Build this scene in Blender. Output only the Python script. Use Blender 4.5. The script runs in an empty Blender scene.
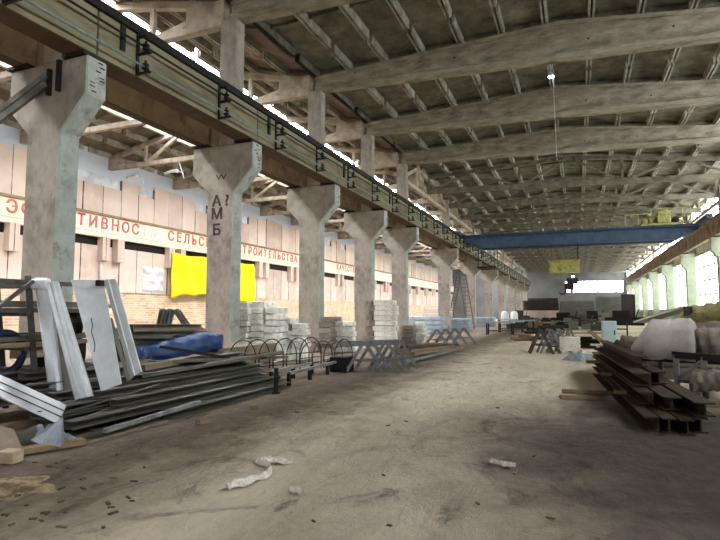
import bpy, bmesh, math, random
from mathutils import Vector, Matrix
random.seed(7)
SC = bpy.context.scene
COL = SC.collection
R = math.radians
# ------------------------------------------------------------------ camera model (eye 1.6 m, hall axis = +Y)
EYE = 1.6; TH = R(21.9); PT = R(4.4); FPX = 541.0
cT, sT, cP, sP = math.cos(TH), math.sin(TH), math.cos(PT), math.sin(PT)
def _tan(py):
    o = (270 - py) / FPX
    return (o * cP + sP) / (cP - o * sP)
def W(px, py, F):
    """world point seen at photo position, F metres forward"""
    dz = F * _tan(py); dep = F * cP + dz * sP; r = (px - 360) / FPX * dep
    return Vector((r * cT - F * sT, r * sT + F * cT, EYE + dz))
def G(px, py, z=0.0):
    return W(px, py, (z - EYE) / _tan(py))
def WX(px, py, X):
    d = W(px, py, 1.0) - Vector((0, 0, EYE)); k = X / d.x
    return Vector((0, 0, EYE)) + d * k
def WY(px, py, Y):
    d = W(px, py, 1.0) - Vector((0, 0, EYE)); k = Y / d.y
    return Vector((0, 0, EYE)) + d * k

# ------------------------------------------------------------------ mesh builder
class MB:
    def __init__(s): s.v = []; s.f = []; s.m = []; s.sm = False
    def add(s, vs, fs, m=0):
        n = len(s.v); s.v += [tuple(v) for v in vs]
        for f in fs: s.f.append(tuple(n + i for i in f)); s.m.append(m)
        return s
    def box(s, x0, x1, y0, y1, z0, z1, m=0):
        vs = [(x, y, z) for x in (x0, x1) for y in (y0, y1) for z in (z0, z1)]
        return s.add(vs, [(0,1,3,2),(4,6,7,5),(0,4,5,1),(2,3,7,6),(0,2,6,4),(1,5,7,3)], m)
    def cbox(s, c, sz, rot=None, m=0):
        hx, hy, hz = sz[0]/2, sz[1]/2, sz[2]/2
        vs = [Vector((x, y, z)) for x in (-hx, hx) for y in (-hy, hy) for z in (-hz, hz)]
        if rot is not None: vs = [rot @ v for v in vs]
        c = Vector(c)
        return s.add([v + c for v in vs], [(0,1,3,2),(4,6,7,5),(0,4,5,1),(2,3,7,6),(0,2,6,4),(1,5,7,3)], m)
    def bar(s, p, q, w, h=None, up=(0,0,1), m=0, prof=None):
        """bar from p to q; w across, h along up; prof = closed 2D outline (u across, v up)"""
        p = Vector(p); q = Vector(q); h = w if h is None else h
        d = (q - p).normalized(); u = Vector(up)
        a = d.cross(u)
        if a.length < 1e-4: a = d.cross(Vector((0.3, 1, 0)))
        a.normalize(); b = a.cross(d).normalized()
        if prof is None: prof = [(-w/2,-h/2),(w/2,-h/2),(w/2,h/2),(-w/2,h/2)]
        n = len(prof)
        vs = [p + a*x + b*y for x, y in prof] + [q + a*x + b*y for x, y in prof]
        fs = [tuple(reversed(range(n))), tuple(range(n, 2*n))] + [(i, (i+1) % n, n+(i+1) % n, n+i) for i in range(n)]
        return s.add(vs, fs, m)
    def prism(s, poly, axis, a0, a1, m=0, side_m=None):
        n = len(poly)
        def mk(t, a):
            return {'x': (a, t[0], t[1]), 'y': (t[0], a, t[1]), 'z': (t[0], t[1], a)}[axis]
        vs = [mk(t, a0) for t in poly] + [mk(t, a1) for t in poly]
        s.add(vs, [tuple(range(n)), tuple(reversed(range(n, 2*n)))], m)
        k = len(s.v) - 2*n
        for i in range(n):
            s.f.append((k+i, k+n+i, k+n+(i+1) % n, k+(i+1) % n))
            s.m.append(m if side_m is None else (side_m[i] if isinstance(side_m, (list, tuple)) else side_m))
        return s
    def tube(s, pts, r, n=8, m=0, closed=False, r2=None):
        pts = [Vector(p) for p in pts]; N = len(pts); base = len(s.v)
        ref = None
        for i, p in enumerate(pts):
            if closed: d = pts[(i+1) % N] - pts[i-1]
            else: d = pts[min(i+1, N-1)] - pts[max(i-1, 0)]
            d.normalize()
            if ref is None: ref = d.orthogonal().normalized()
            a = (ref - d * ref.dot(d))
            a = a.normalized() if a.length > 1e-5 else d.orthogonal().normalized()
            ref = a; b = d.cross(a)
            rr = r if r2 is None else r + (r2 - r) * i / max(1, N-1)
            for k in range(n):
                t = 2*math.pi*k/n
                s.v.append(tuple(p + a*math.cos(t)*rr + b*math.sin(t)*rr))
        for i in range(N if closed else N-1):
            j = (i+1) % N
            for k in range(n):
                s.f.append((base+i*n+k, base+i*n+(k+1) % n, base+j*n+(k+1) % n, base+j*n+k)); s.m.append(m)
        if not closed:
            s.f.append(tuple(base+k for k in reversed(range(n)))); s.m.append(m)
            s.f.append(tuple(base+(N-1)*n+k for k in range(n))); s.m.append(m)
        return s
    def lathe(s, c, prof, n=16, axis=(0,0,1), m=0):
        c = Vector(c); ax = Vector(axis).normalized(); a = ax.orthogonal().normalized(); b = ax.cross(a); base = len(s.v)
        for r, h in prof:
            for k in range(n):
                t = 2*math.pi*k/n
                s.v.append(tuple(c + ax*h + a*math.cos(t)*r + b*math.sin(t)*r))
        for i in range(len(prof)-1):
            for k in range(n):
                s.f.append((base+i*n+k, base+i*n+(k+1) % n, base+(i+1)*n+(k+1) % n, base+(i+1)*n+k)); s.m.append(m)
        s.f.append(tuple(base+k for k in reversed(range(n)))); s.m.append(m)
        s.f.append(tuple(base+(len(prof)-1)*n+k for k in range(n))); s.m.append(m)
        return s
    def grid(s, fn, nu, nv, m=0, thick=0.0):
        base = len(s.v)
        P = [[Vector(fn(i/nu, j/nv)) for j in range(nv+1)] for i in range(nu+1)]
        for row in P: s.v += [tuple(p) for p in row]
        idx = lambda i, j: base + i*(nv+1) + j
        for i in range(nu):
            for j in range(nv): s.f.append((idx(i,j), idx(i+1,j), idx(i+1,j+1), idx(i,j+1))); s.m.append(m)
        return s
    def build(s, name, mats, parent=None, bevel=0, smooth=False, solid=0, origin=None):
        if not isinstance(mats, (list, tuple)): mats = [mats]
        root = parent
        while root is not None and root.parent is not None: root = root.parent
        if root is not None: o0 = Vector(root.location)
        elif origin is not None: o0 = Vector(origin)
        else:
            xs = [v[0] for v in s.v]; ys = [v[1] for v in s.v]; zs = [v[2] for v in s.v]
            o0 = Vector(((min(xs)+max(xs))/2, (min(ys)+max(ys))/2, min(zs)))
        me = bpy.data.meshes.new(name)
        me.from_pydata([(v[0]-o0.x, v[1]-o0.y, v[2]-o0.z) for v in s.v], [], s.f)
        for mm in mats: me.materials.append(mm)
        for p, k in zip(me.polygons, s.m): p.material_index = k; p.use_smooth = smooth
        bm = bmesh.new(); bm.from_mesh(me)
        bmesh.ops.recalc_face_normals(bm, faces=bm.faces); bm.to_mesh(me); bm.free()
        o = bpy.data.objects.new(name, me); COL.objects.link(o)
        if parent is not None: o.parent = parent
        else: o.location = o0
        if bevel:
            b = o.modifiers.new('b', 'BEVEL'); b.width = bevel; b.segments = 1; b.limit_method = 'ANGLE'
        if solid:
            b = o.modifiers.new('s', 'SOLIDIFY'); b.thickness = solid; b.offset = 0
        return o
def tag(o, label=None, cat=None, group=None, kind=None):
    if label: o['label'] = label
    if cat: o['category'] = cat
    if group: o['group'] = group
    if kind: o['kind'] = kind
    return o
def empty(name, loc, label, cat, group=None, kind=None):
    o = bpy.data.objects.new(name, None); COL.objects.link(o); o.location = loc; o.empty_display_size = .2
    return tag(o, label, cat, group, kind)
def copy_tree(o, loc=None, rz=None, parent=None, label=None, group=None):
    c = o.copy(); COL.objects.link(c)
    if parent is not None: c.parent = parent
    if loc is not None: c.location = loc
    if rz is not None: c.rotation_euler = (0, 0, rz)
    if label: c['label'] = label
    if group: c['group'] = group
    for ch in list(KIDS.get(o.name, [])) or [k for k in o.children]: copy_tree(ch, parent=c)
    return c
KIDS = {}
def struct(o): o['kind'] = 'structure'; return o
ORD = ['first','second','third','fourth','fifth','sixth','seventh','eighth','ninth','tenth','eleventh','twelfth','thirteenth','fourteenth',
       'fifteenth','sixteenth','seventeenth','eighteenth','nineteenth','twentieth','twenty-first','twenty-second','twenty-third']

# ------------------------------------------------------------------ materials
def lin(c):
    return tuple(((x/255)/12.92 if x/255 <= .04045 else ((x/255+.055)/1.055)**2.4) for x in c) + (1,)
def mat(name, c1, c2=None, scale=3.0, rough=.85, metal=0.0, bump=.3, c3=None, s3=.7, stretch=None, thr=(.35,.65), t3=(.55,.7), spec=.25, rnd=0.0):
    m = bpy.data.materials.new(name); m.use_nodes = True; nt = m.node_tree; N = nt.nodes; L = nt.links
    b = N['Principled BSDF']; b.inputs['Roughness'].default_value = rough; b.inputs['Metallic'].default_value = metal
    b.inputs['Specular IOR Level'].default_value = spec
    if c2 is None: c2 = tuple(int(x*.75) for x in c1)
    tc = N.new('ShaderNodeTexCoord'); mp = N.new('ShaderNodeMapping'); L.new(tc.outputs['Object'], mp.inputs[0])
    if stretch: mp.inputs['Scale'].default_value = stretch
    n = N.new('ShaderNodeTexNoise'); n.inputs['Scale'].default_value = scale; n.inputs['Detail'].default_value = 8; n.inputs['Roughness'].default_value = .65
    L.new(mp.outputs[0], n.inputs['Vector'])
    r = N.new('ShaderNodeMapRange'); r.inputs[1].default_value = thr[0]; r.inputs[2].default_value = thr[1]; L.new(n.outputs[0], r.inputs[0])
    mx = N.new('ShaderNodeMix'); mx.data_type = 'RGBA'; mx.inputs[6].default_value = lin(c1); mx.inputs[7].default_value = lin(c2)
    L.new(r.outputs[0], mx.inputs[0]); out = mx.outputs[2]
    if c3 is not None:
        n3 = N.new('ShaderNodeTexNoise'); n3.inputs['Scale'].default_value = s3; n3.inputs['Detail'].default_value = 10; n3.inputs['Roughness'].default_value = .7
        L.new(mp.outputs[0], n3.inputs['Vector'])
        r3 = N.new('ShaderNodeMapRange'); r3.inputs[1].default_value = t3[0]; r3.inputs[2].default_value = t3[1]; L.new(n3.outputs[0], r3.inputs[0])
        m3 = N.new('ShaderNodeMix'); m3.data_type = 'RGBA'; L.new(r3.outputs[0], m3.inputs[0]); L.new(out, m3.inputs[6]); m3.inputs[7].default_value = lin(c3)
        out = m3.outputs[2]
    if rnd:
        oi = N.new('ShaderNodeObjectInfo'); rr = N.new('ShaderNodeMapRange'); rr.inputs[3].default_value = 1-rnd; rr.inputs[4].default_value = 1+rnd
        L.new(oi.outputs['Random'], rr.inputs[0]); hs = N.new('ShaderNodeHueSaturation'); L.new(rr.outputs[0], hs.inputs['Value']); L.new(out, hs.inputs['Color']); out = hs.outputs[0]
    L.new(out, b.inputs['Base Color'])
    if bump:
        nb = N.new('ShaderNodeTexNoise'); nb.inputs['Scale'].default_value = scale*4; nb.inputs['Detail'].default_value = 6; L.new(mp.outputs[0], nb.inputs['Vector'])
        bp = N.new('ShaderNodeBump'); bp.inputs['Strength'].default_value = bump; bp.inputs['Distance'].default_value = .03
        L.new(nb.outputs[0], bp.inputs['Height']); L.new(bp.outputs[0], b.inputs['Normal'])
    m['out'] = 1
    return m
def glow(name, c, e):
    m = bpy.data.materials.new(name); m.use_nodes = True; nt = m.node_tree; N = nt.nodes; L = nt.links
    b = N['Principled BSDF']; b.inputs['Base Color'].default_value = lin(c); b.inputs['Roughness'].default_value = .4
    tc = N.new('ShaderNodeTexCoord'); n = N.new('ShaderNodeTexNoise'); n.inputs['Scale'].default_value = .6; n.inputs['Detail'].default_value = 4
    L.new(tc.outputs['Object'], n.inputs['Vector']); r = N.new('ShaderNodeMapRange'); r.inputs[1].default_value = .3; r.inputs[2].default_value = .7
    r.inputs[3].default_value = e*.75; r.inputs[4].default_value = e*1.2; L.new(n.outputs[0], r.inputs[0])
    b.inputs['Emission Color'].default_value = lin(c); L.new(r.outputs[0], b.inputs['Emission Strength'])
    return m
M = {}
M['conc'] = mat('column_concrete', (158,150,138), (128,120,110), 2.6, .9, bump=.45, c3=(98,88,78), s3=2.2, t3=(.52,.74), stretch=(1,1,.7))
M['conc_green'] = mat('column_green_paint', (178,184,174), (150,157,147), 3.0, .8, bump=.3, c3=(120,116,104), s3=2, t3=(.52,.66))
M['conc_pale'] = mat('pale_green_paint', (204,209,193), (180,186,168), 1.4, .85, bump=.2, c3=(160,150,122), s3=.9, t3=(.55,.75))
M['beam'] = mat('roof_beam_concrete', (168,162,142), (126,120,103), 2.4, .9, bump=.35, c3=(88,81,68), s3=1.8, t3=(.5,.75), stretch=(.6,1,1.6))
M['truss_dk'] = mat('aged_truss_concrete', (128,122,106), (96,92,80), 2, .9, bump=.2, c3=(84,76,66), s3=1, t3=(.5,.7))
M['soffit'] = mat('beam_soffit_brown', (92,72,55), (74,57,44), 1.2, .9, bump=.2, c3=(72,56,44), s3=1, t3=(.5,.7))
M['truss'] = mat('truss_concrete', (184,174,158), (150,140,126), 2, .9, bump=.2, c3=(130,116,100), s3=1, t3=(.5,.7))
M['olive'] = mat('crane_beam_concrete', (140,134,108), (112,106,82), 1.5, .85, bump=.2, c3=(78,66,48), s3=.9, t3=(.5,.75), stretch=(1,.35,1.5))
M['brownc'] = mat('crane_beam_brown', (170,150,130), (140,120,102), 1.5, .9, bump=.2, c3=(90,72,58), s3=1, t3=(.5,.7))
M['slab'] = mat('roof_slab', (128,125,108), (86,84,72), 1.8, .95, bump=.3, c3=(168,162,146), s3=.5, t3=(.55,.75))
M['slab_side'] = mat('side_roof_slab', (126,114,98), (84,74,62), .9, .95, bump=.3, c3=(190,178,160), s3=.5, t3=(.55,.75))
M['rib'] = mat('roof_rib_whitewash', (180,180,166), (124,120,106), 1.2, .95, bump=.3, c3=(112,106,94), s3=1.6, t3=(.5,.7))
M['black'] = mat('black_iron', (30,28,26), (44,40,36), 5, .6, .4, .1)
M['steel'] = mat('dark_steel', (112,110,100), (80,78,70), 3, .6, .2, .0, c3=(78,68,58), s3=2, rnd=.2, stretch=(1,.2,1))
M['galv'] = mat('galvanised_sheet', (232,234,235), (204,208,210), 2.5, .45, .35, .05, c3=(206,210,210), s3=6, rnd=.08)
M['galv_dk'] = mat('aged_grey_sheet', (150,148,142), (128,124,116), 3, .55, .3, .05, c3=(178,172,160), s3=4)
M['rackp'] = mat('rack_paint', (92,92,88), (70,68,64), 5, .6, .3, .1, c3=(60,46,36), s3=3)
M['greyp'] = mat('grey_steel_paint', (142,144,144), (112,112,110), 6, .55, .3, .1, c3=(88,80,70), s3=4, rnd=.1)
M['rust'] = mat('rusty_steel', (78,63,48), (56,46,37), 4, .75, .3, .2, c3=(122,88,52), s3=2, t3=(.55,.75), rnd=.2)
M['wood'] = mat('old_timber', (150,130,102), (118,100,78), 5, .85, 0, .2, stretch=(1,.15,1), c3=(96,80,62), s3=3, rnd=.15)
M['woodlt'] = mat('fresh_timber', (186,170,138), (160,142,112), 6, .8, 0, .15)
M['blue'] = mat('blue_tarpaulin', (56,86,136), (34,54,92), 3, .5, 0, .1, c3=(140,150,170), s3=4, t3=(.58,.7))
M['khaki'] = mat('grey_brown_wrap', (136,122,102), (112,100,84), 3, .6, 0, .2)
M['yellow'] = mat('yellow_tarpaulin', (252,226,10), (240,208,0), .8, .55, 0, 0)
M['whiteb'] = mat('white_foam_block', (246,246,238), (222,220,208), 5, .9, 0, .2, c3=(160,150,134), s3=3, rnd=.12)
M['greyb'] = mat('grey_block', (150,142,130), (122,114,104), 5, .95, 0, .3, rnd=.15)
M['film'] = mat('crumpled_film', (176,184,192), (140,150,160), 6, .3, 0, .3)
M['craneblue'] = mat('crane_blue', (72,92,116), (54,70,94), 1.5, .55, .1, .05, c3=(70,72,74), s3=1)
M['hoisty'] = mat('hoist_yellow', (176,170,104), (140,134,84), 4, .6, .1, .1, c3=(90,84,50), s3=4)
M['teal'] = mat('conductor_rail', (128,152,146), (100,120,116), 4, .4, .5, 0)
M['plastic'] = mat('white_rag', (246,240,228), (214,204,190), 14, .6, 0, .3)
M['tarp'] = mat('dirty_white_tarp', (186,180,174), (156,148,140), 1.6, .7, 0, .15, c3=(120,112,102), s3=1.4, t3=(.56,.7))
M['glasswool'] = mat('mineral_wool', (176,166,116), (140,132,92), 8, .95, 0, .5)
M['trimw'] = mat('cream_band', (246,232,208), (234,216,190), .7, .8, 0, .05)
M['pipewhite'] = mat('white_tank', (226,228,224), (206,208,204), 2, .5, 0, 0)
M['farwall'] = mat('far_wall_grey', (122,122,122), (98,98,98), .25, .9, 0, .1, c3=(96,94,92), s3=.15)
M['plankwall'] = mat('grey_plank_screen', (108,108,106), (86,86,84), .8, .9, 0, .1, stretch=(1,1,4))
M['hut'] = mat('dark_hut', (62,56,50), (46,42,40), 2, .8, 0, .1)
M['pink'] = mat('pinkish_sheet', (206,188,178), (180,164,154), 1, .7, 0, 0)
M['graff'] = mat('graffiti_black', (56,46,44), (76,66,62), 9, .9, 0, 0)
M['red'] = mat('faded_red_paint', (204,84,74), (216,124,110), 2.4, .85, 0, 0)
M['foil'] = mat('silver_foil', (226,230,234), (180,186,194), 1.4, .35, .2, .8)
FILM = True
M['bluesheet'] = mat('blue_grey_sheet', (176,188,196), (140,154,164), 2, .6, 0, 0)
M['pale_cab'] = mat('pale_blue_cabinet', (196,222,226), (178,204,208), 3, .5, 0, 0)
M['rubber'] = mat('tyre_rubber', (34,32,30), (46,44,42), 6, .8, 0, .1)
M['win_right'] = glow('daylit_glazing', (246,252,255), 11.0)
M['win_near'] = glow('daylit_near_glazing', (246,250,255), 9.0)
M['win_low'] = glow('daylit_low_glazing', (238,250,242), 2.2)
M['win_far'] = glow('daylit_end_glazing', (250,252,255), 9.0)
M['sky_side'] = glow('daylit_rooflight', (246,248,255), 28.0)
M['film_glow'] = glow('film_over_clerestory', (190,198,208), .05)
M['sky_dim'] = glow('daylit_dim_rooflight', (246,246,250), 11.0)  # far strip, glow set lower to darken the right-hand floor
M['sawdust'] = mat('sawdust', (196,178,140), (150,132,102), 14, .95, 0, .5, c3=(110,94,74), s3=5, t3=(.5,.6))
M['film'].node_tree.nodes['Principled BSDF'].inputs['Alpha'].default_value = .6
M['navy'] = mat('navy_plastic', (36,46,72), (26,32,50), 4, .5, 0, .05)
M['faded'] = mat('nearly_faded_paint', (246,222,206), (250,234,214), 2, .85, 0, 0)
M['grit'] = mat('grit', (120,106,90), (88,76,64), 9, .9, 0, .2, rnd=.3)
M['lamp'] = glow('lamp_lens', (240,246,255), 22.0)
def brickmat(name, c1, c2, mortar, w, h, axes, mort=.012, off=.5, bump=.3, bias=0.0, c3=None):
    m = bpy.data.materials.new(name); m.use_nodes = True; nt = m.node_tree; N = nt.nodes; L = nt.links
    b = N['Principled BSDF']; b.inputs['Roughness'].default_value = .9; b.inputs['Specular IOR Level'].default_value = .2
    tc = N.new('ShaderNodeTexCoord'); sp = N.new('ShaderNodeSeparateXYZ'); cb = N.new('ShaderNodeCombineXYZ')
    L.new(tc.outputs['Object'], sp.inputs[0]); L.new(sp.outputs[axes[0]], cb.inputs[0]); L.new(sp.outputs[axes[1]], cb.inputs[1])
    t = N.new('ShaderNodeTexBrick'); L.new(cb.outputs[0], t.inputs['Vector']); t.offset = off; t.squash = 1
    t.inputs['Color1'].default_value = lin(c1); t.inputs['Color2'].default_value = lin(c2); t.inputs['Mortar'].default_value = lin(mortar)
    t.inputs['Scale'].default_value = 1; t.inputs['Mortar Size'].default_value = mort; t.inputs['Brick Width'].default_value = w; t.inputs['Row Height'].default_value = h
    t.inputs['Bias'].default_value = bias
    n = N.new('ShaderNodeTexNoise'); n.inputs['Scale'].default_value = 1.0; n.inputs['Detail'].default_value = 8; L.new(tc.outputs['Object'], n.inputs['Vector'])
    r = N.new('ShaderNodeMapRange'); r.inputs[1].default_value = .45; r.inputs[2].default_value = .7; r.inputs[4].default_value = .6; L.new(n.outputs[0], r.inputs[0])
    mx = N.new('ShaderNodeMix'); mx.data_type = 'RGBA'; L.new(r.outputs[0], mx.inputs[0]); L.new(t.outputs[0], mx.inputs[6]); mx.inputs[7].default_value = lin(c3 or mortar)
    L.new(mx.outputs[2], b.inputs['Base Color'])
    bp = N.new('ShaderNodeBump'); bp.inputs['Strength'].default_value = bump; bp.inputs['Distance'].default_value = .02; bp.invert = True
    L.new(t.outputs['Fac'], bp.inputs['Height']); L.new(bp.outputs[0], b.inputs['Normal'])
    return m
M['brick'] = brickmat('side_wall_brick', (206,182,152), (184,146,122), (216,206,184), .5, .16, (1,2), .012, c3=(226,206,166))
M['panel'] = brickmat('side_wall_panels', (218,200,184), (190,170,154), (108,92,80), 1.5, 40, (1,2), .03, 0, c3=(222,206,194))
M['brick_r'] = brickmat('right_wall_blocks', (196,204,188), (180,188,170), (150,150,136), 1.2, .6, (1,2), .02)
# floor
def floormat():
    m = bpy.data.materials.new('dusty_floor'); m.use_nodes = True; nt = m.node_tree; N = nt.nodes; L = nt.links
    b = N['Principled BSDF']; b.inputs['Roughness'].default_value = .93; b.inputs['Specular IOR Level'].default_value = .2
    tc = N.new('ShaderNodeTexCoord')
    def noise(sc, st, det=10, rg=.65, dist=0):
        mp = N.new('ShaderNodeMapping'); mp.inputs['Scale'].default_value = st; mp.inputs['Rotation'].default_value = (0,0,R(12)); L.new(tc.outputs['Object'], mp.inputs[0])
        n = N.new('ShaderNodeTexNoise'); n.inputs['Scale'].default_value = sc; n.inputs['Detail'].default_value = det; n.inputs['Roughness'].default_value = rg; n.inputs['Distortion'].default_value = dist
        L.new(mp.outputs[0], n.inputs['Vector']); return n
    def rng(n, a, b_, c=0, d=1):
        r = N.new('ShaderNodeMapRange'); r.inputs[1].default_value = a; r.inputs[2].default_value = b_; r.inputs[3].default_value = c; r.inputs[4].default_value = d; L.new(n.outputs[0], r.inputs[0]); return r
    def mix(f, a, b_):
        x = N.new('ShaderNodeMix'); x.data_type = 'RGBA'; L.new(f.outputs[0], x.inputs[0])
        for i, s_ in ((6, a), (7, b_)):
            if isinstance(s_, tuple): x.inputs[i].default_value = lin(s_)
            else: L.new(s_.outputs[2] , x.inputs[i])
        return x
    base = mix(rng(noise(.35, (1,.45,1), dist=.6), .35, .65), (252,238,214), (206,190,166))
    tr = mix(rng(noise(1.1, (1,.3,1), dist=1.2), .52, .7, 0, .7), base, (172,158,138))
    st = mix(rng(noise(.9, (1,.6,1), 10, .7, 1.6), .56, .66, 0, .8), tr, (112,100,86))
    gr = mix(rng(noise(14, (1,1,1), 12, .85), .5, .66, 0, .6), st, (232,222,202))
    # raw dirt strip near the left stacks
    sp = N.new('ShaderNodeSeparateXYZ'); L.new(tc.outputs['Object'], sp.inputs[0])
    n5 = noise(1.3, (1,1,1), 8, .7)
    ad = N.new('ShaderNodeMath'); ad.operation = 'MULTIPLY_ADD'; L.new(n5.outputs[0], ad.inputs[0]); ad.inputs[1].default_value = 3.0; L.new(sp.outputs[0], ad.inputs[2])
    rr = N.new('ShaderNodeMapRange'); rr.inputs[1].default_value = -3.2; rr.inputs[2].default_value = -1.4; rr.inputs[3].default_value = .85; rr.inputs[4].default_value = 0; L.new(ad.outputs[0], rr.inputs[0])
    ds = mix(rng(noise(5, (1,1,1), 10, .8, .5), .4, .62), (108,92,76), (58,49,41))
    fin = N.new('ShaderNodeMix'); fin.data_type = 'RGBA'; L.new(rr.outputs[0], fin.inputs[0]); L.new(gr.outputs[2], fin.inputs[6]); L.new(ds.outputs[2], fin.inputs[7])
    # dirtier floor with corner shade painted in, round the beam pile on the right
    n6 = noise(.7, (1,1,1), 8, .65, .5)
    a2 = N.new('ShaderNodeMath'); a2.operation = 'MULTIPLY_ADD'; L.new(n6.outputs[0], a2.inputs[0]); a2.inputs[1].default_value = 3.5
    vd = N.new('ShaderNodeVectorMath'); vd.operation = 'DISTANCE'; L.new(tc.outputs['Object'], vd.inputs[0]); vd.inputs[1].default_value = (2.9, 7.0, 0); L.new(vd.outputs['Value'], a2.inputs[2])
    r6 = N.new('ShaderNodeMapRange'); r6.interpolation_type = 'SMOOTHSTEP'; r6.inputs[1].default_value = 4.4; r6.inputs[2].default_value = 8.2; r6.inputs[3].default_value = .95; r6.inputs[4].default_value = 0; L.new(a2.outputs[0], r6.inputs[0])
    dirt_shade = mix(rng(noise(4, (1,1,1), 10, .75, .5), .38, .66), (84,76,66), (54,49,42))
    fi2 = N.new('ShaderNodeMix'); fi2.data_type = 'RGBA'; L.new(r6.outputs[0], fi2.inputs[0]); L.new(fin.outputs[2], fi2.inputs[6]); L.new(dirt_shade.outputs[2], fi2.inputs[7]); fin = fi2
    L.new(fin.outputs[2], b.inputs['Base Color'])
    bp = N.new('ShaderNodeBump'); bp.inputs['Strength'].default_value = 1.0; bp.inputs['Distance'].default_value = .09
    nb = noise(3.5, (1,.6,1), 12, .72, .4); L.new(nb.outputs[0], bp.inputs['Height']); L.new(bp.outputs[0], b.inputs['Normal'])
    return m
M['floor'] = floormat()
# ================================================================== SHELL
YB, YE = -12.0, 129.5           # back and far end
XL = -28.0                      # outer wall of the side bay
XR = 9.9                        # right wall
def CY(n): return 7.96 + 6.0*n   # column lines
EAVE, RISE = 11.75, 0.78        # underside of main roof slabs
def tilt(x): return -.033*(x+10)
def roof_z(x): return tilt(x) + EAVE + RISE*(1 - min(1, abs(x+.3)/9.7))
def side_z(x): return 11.75 + 1.5*(1 - min(1, abs(x+19.1)/9.1)**1.6)

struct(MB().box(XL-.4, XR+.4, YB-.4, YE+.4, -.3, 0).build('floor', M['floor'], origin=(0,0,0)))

def ribbed_roof(name, x0, x1, zf, y0, y1, m_s, m_r, nb):
    b = MB(); w = (x1-x0)/nb; xs = [x0+i*w for i in range(nb+1)]
    if name == 'ceiling_side': xs = SIDE_XS
    for i in range(nb):
        a, c = xs[i], xs[i+1]
        if name == 'ceiling_side' and i in SKY_CELLS: continue
        za, zc = zf(a), zf(c)
        b.add([(a,y0,za),(c,y0,zc),(c,y1,zc),(a,y1,za),(a,y0,za+.2),(c,y0,zc+.2),(c,y1,zc+.2),(a,y1,za+.2)],
              [(0,1,2,3),(7,6,5,4),(0,4,5,1),(3,2,6,7),(0,3,7,4),(1,5,6,2)], 0)
    for i in range(nb+1):
        a = xs[i]; z = zf(a)
        for dx in (-.07, .07):
            y = y0
            while y < y1-.5:
                ye = min(y+6, y1)
                b.prism([(a+dx-.05, z+.02), (a+dx+.05, z+.02), (a+dx+.035, z-.3), (a+dx-.035, z-.3)], 'y', y+.18, ye-.18, 1)
                y = ye
    y = y0
    while y < y1:
        for i in range(nb):
            a, c = xs[i], xs[i+1]
            if name == 'ceiling_side' and i in SKY_CELLS: continue
            for yy in ((y+2, y+4) if True else ()):
                b.bar((a+.1, yy, zf(a+.1)-.05), (c-.1, yy, zf(c-.1)-.05), .08, .14)
        y += 6
    return struct(b.build(name, [m_s, m_r], origin=(0,0,0)))
SKY_CELLS = (3, 8)
SIDE_XS = [-28,-26.5,-25,-23.5,-22.3,-21,-19.8,-18.6,-17.3,-14.8,-13.9,-13,-11.5,-10]
ribbed_roof('ceiling', -10.0, 9.4+.5, roof_z, CY(-3)-1.9, YE, M['slab'], M['rib'], 13)
ribbed_roof('ceiling_side', XL, -10.0, side_z, CY(-3)-1.9, YE, M['slab_side'], M['rib'], 13)
# rooflights of the side bay (glazed strips in the roof)
for k, i in enumerate(SKY_CELLS):
    a, c = SIDE_XS[i], SIDE_XS[i+1]
    fr = MB(); pn = MB(); z = max(side_z(a), side_z(c))
    pn.box(a+.05, c-.05, YB, YE, z+.12, z+.16)
    y = YB
    while y < YE:
        fr.box(a, c, y-.05, y+.05, z-.02, z+.1); y += 1.5
    fr.box(a-.02, a+.05, YB, YE, z-.3, z+.2); fr.box(c-.05, c+.02, YB, YE, z-.3, z+.2)
    w = struct(fr.build('window_%d' % (k+1), M['galv_dk'])); pn.build('pane', M['sky_side' if i > 5 else 'sky_dim'], w)

# ---- outer wall of the side bay
b = MB(); b.box(XL-.4, XL, YB, YE, 0, 2.85)
struct(b.build('wall_left', M['brick'], origin=(0,0,0)))
b = MB(); random.seed(3); y = YB
b.box(XL-.4, XL-.1, YB, YE, 2.8, 13.3, 1)
while y < YE:
    w = 1.5; zt = 5.75; b.box(XL-.1, XL+.04+random.random()*.05, y+.01, y+w-.01, 2.85, zt, 0)
    MB_ = 0; zt = random.choice((10.3, 10.6, 10.5, 9.6, 10.4)); b.box(XL-.1, XL+.04+random.random()*.06, y+.01, y+w-.01, 7.75, zt, 0)
    y += w
struct(b.build('wall_left_cladding', [M['panel'], M['foil']], origin=(0,0,0)))
# crumpled foil over the clerestory
b = MB(); random.seed(5)
def foilf(u, v): return (XL+.01+.05*random.random(), YB+(YE-YB)*u, 10.25+1.6*v)
b.grid(foilf, 150, 6)
struct(b.build('trim_5', M['film_glow'], smooth=False, origin=(0,0,0)))
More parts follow.
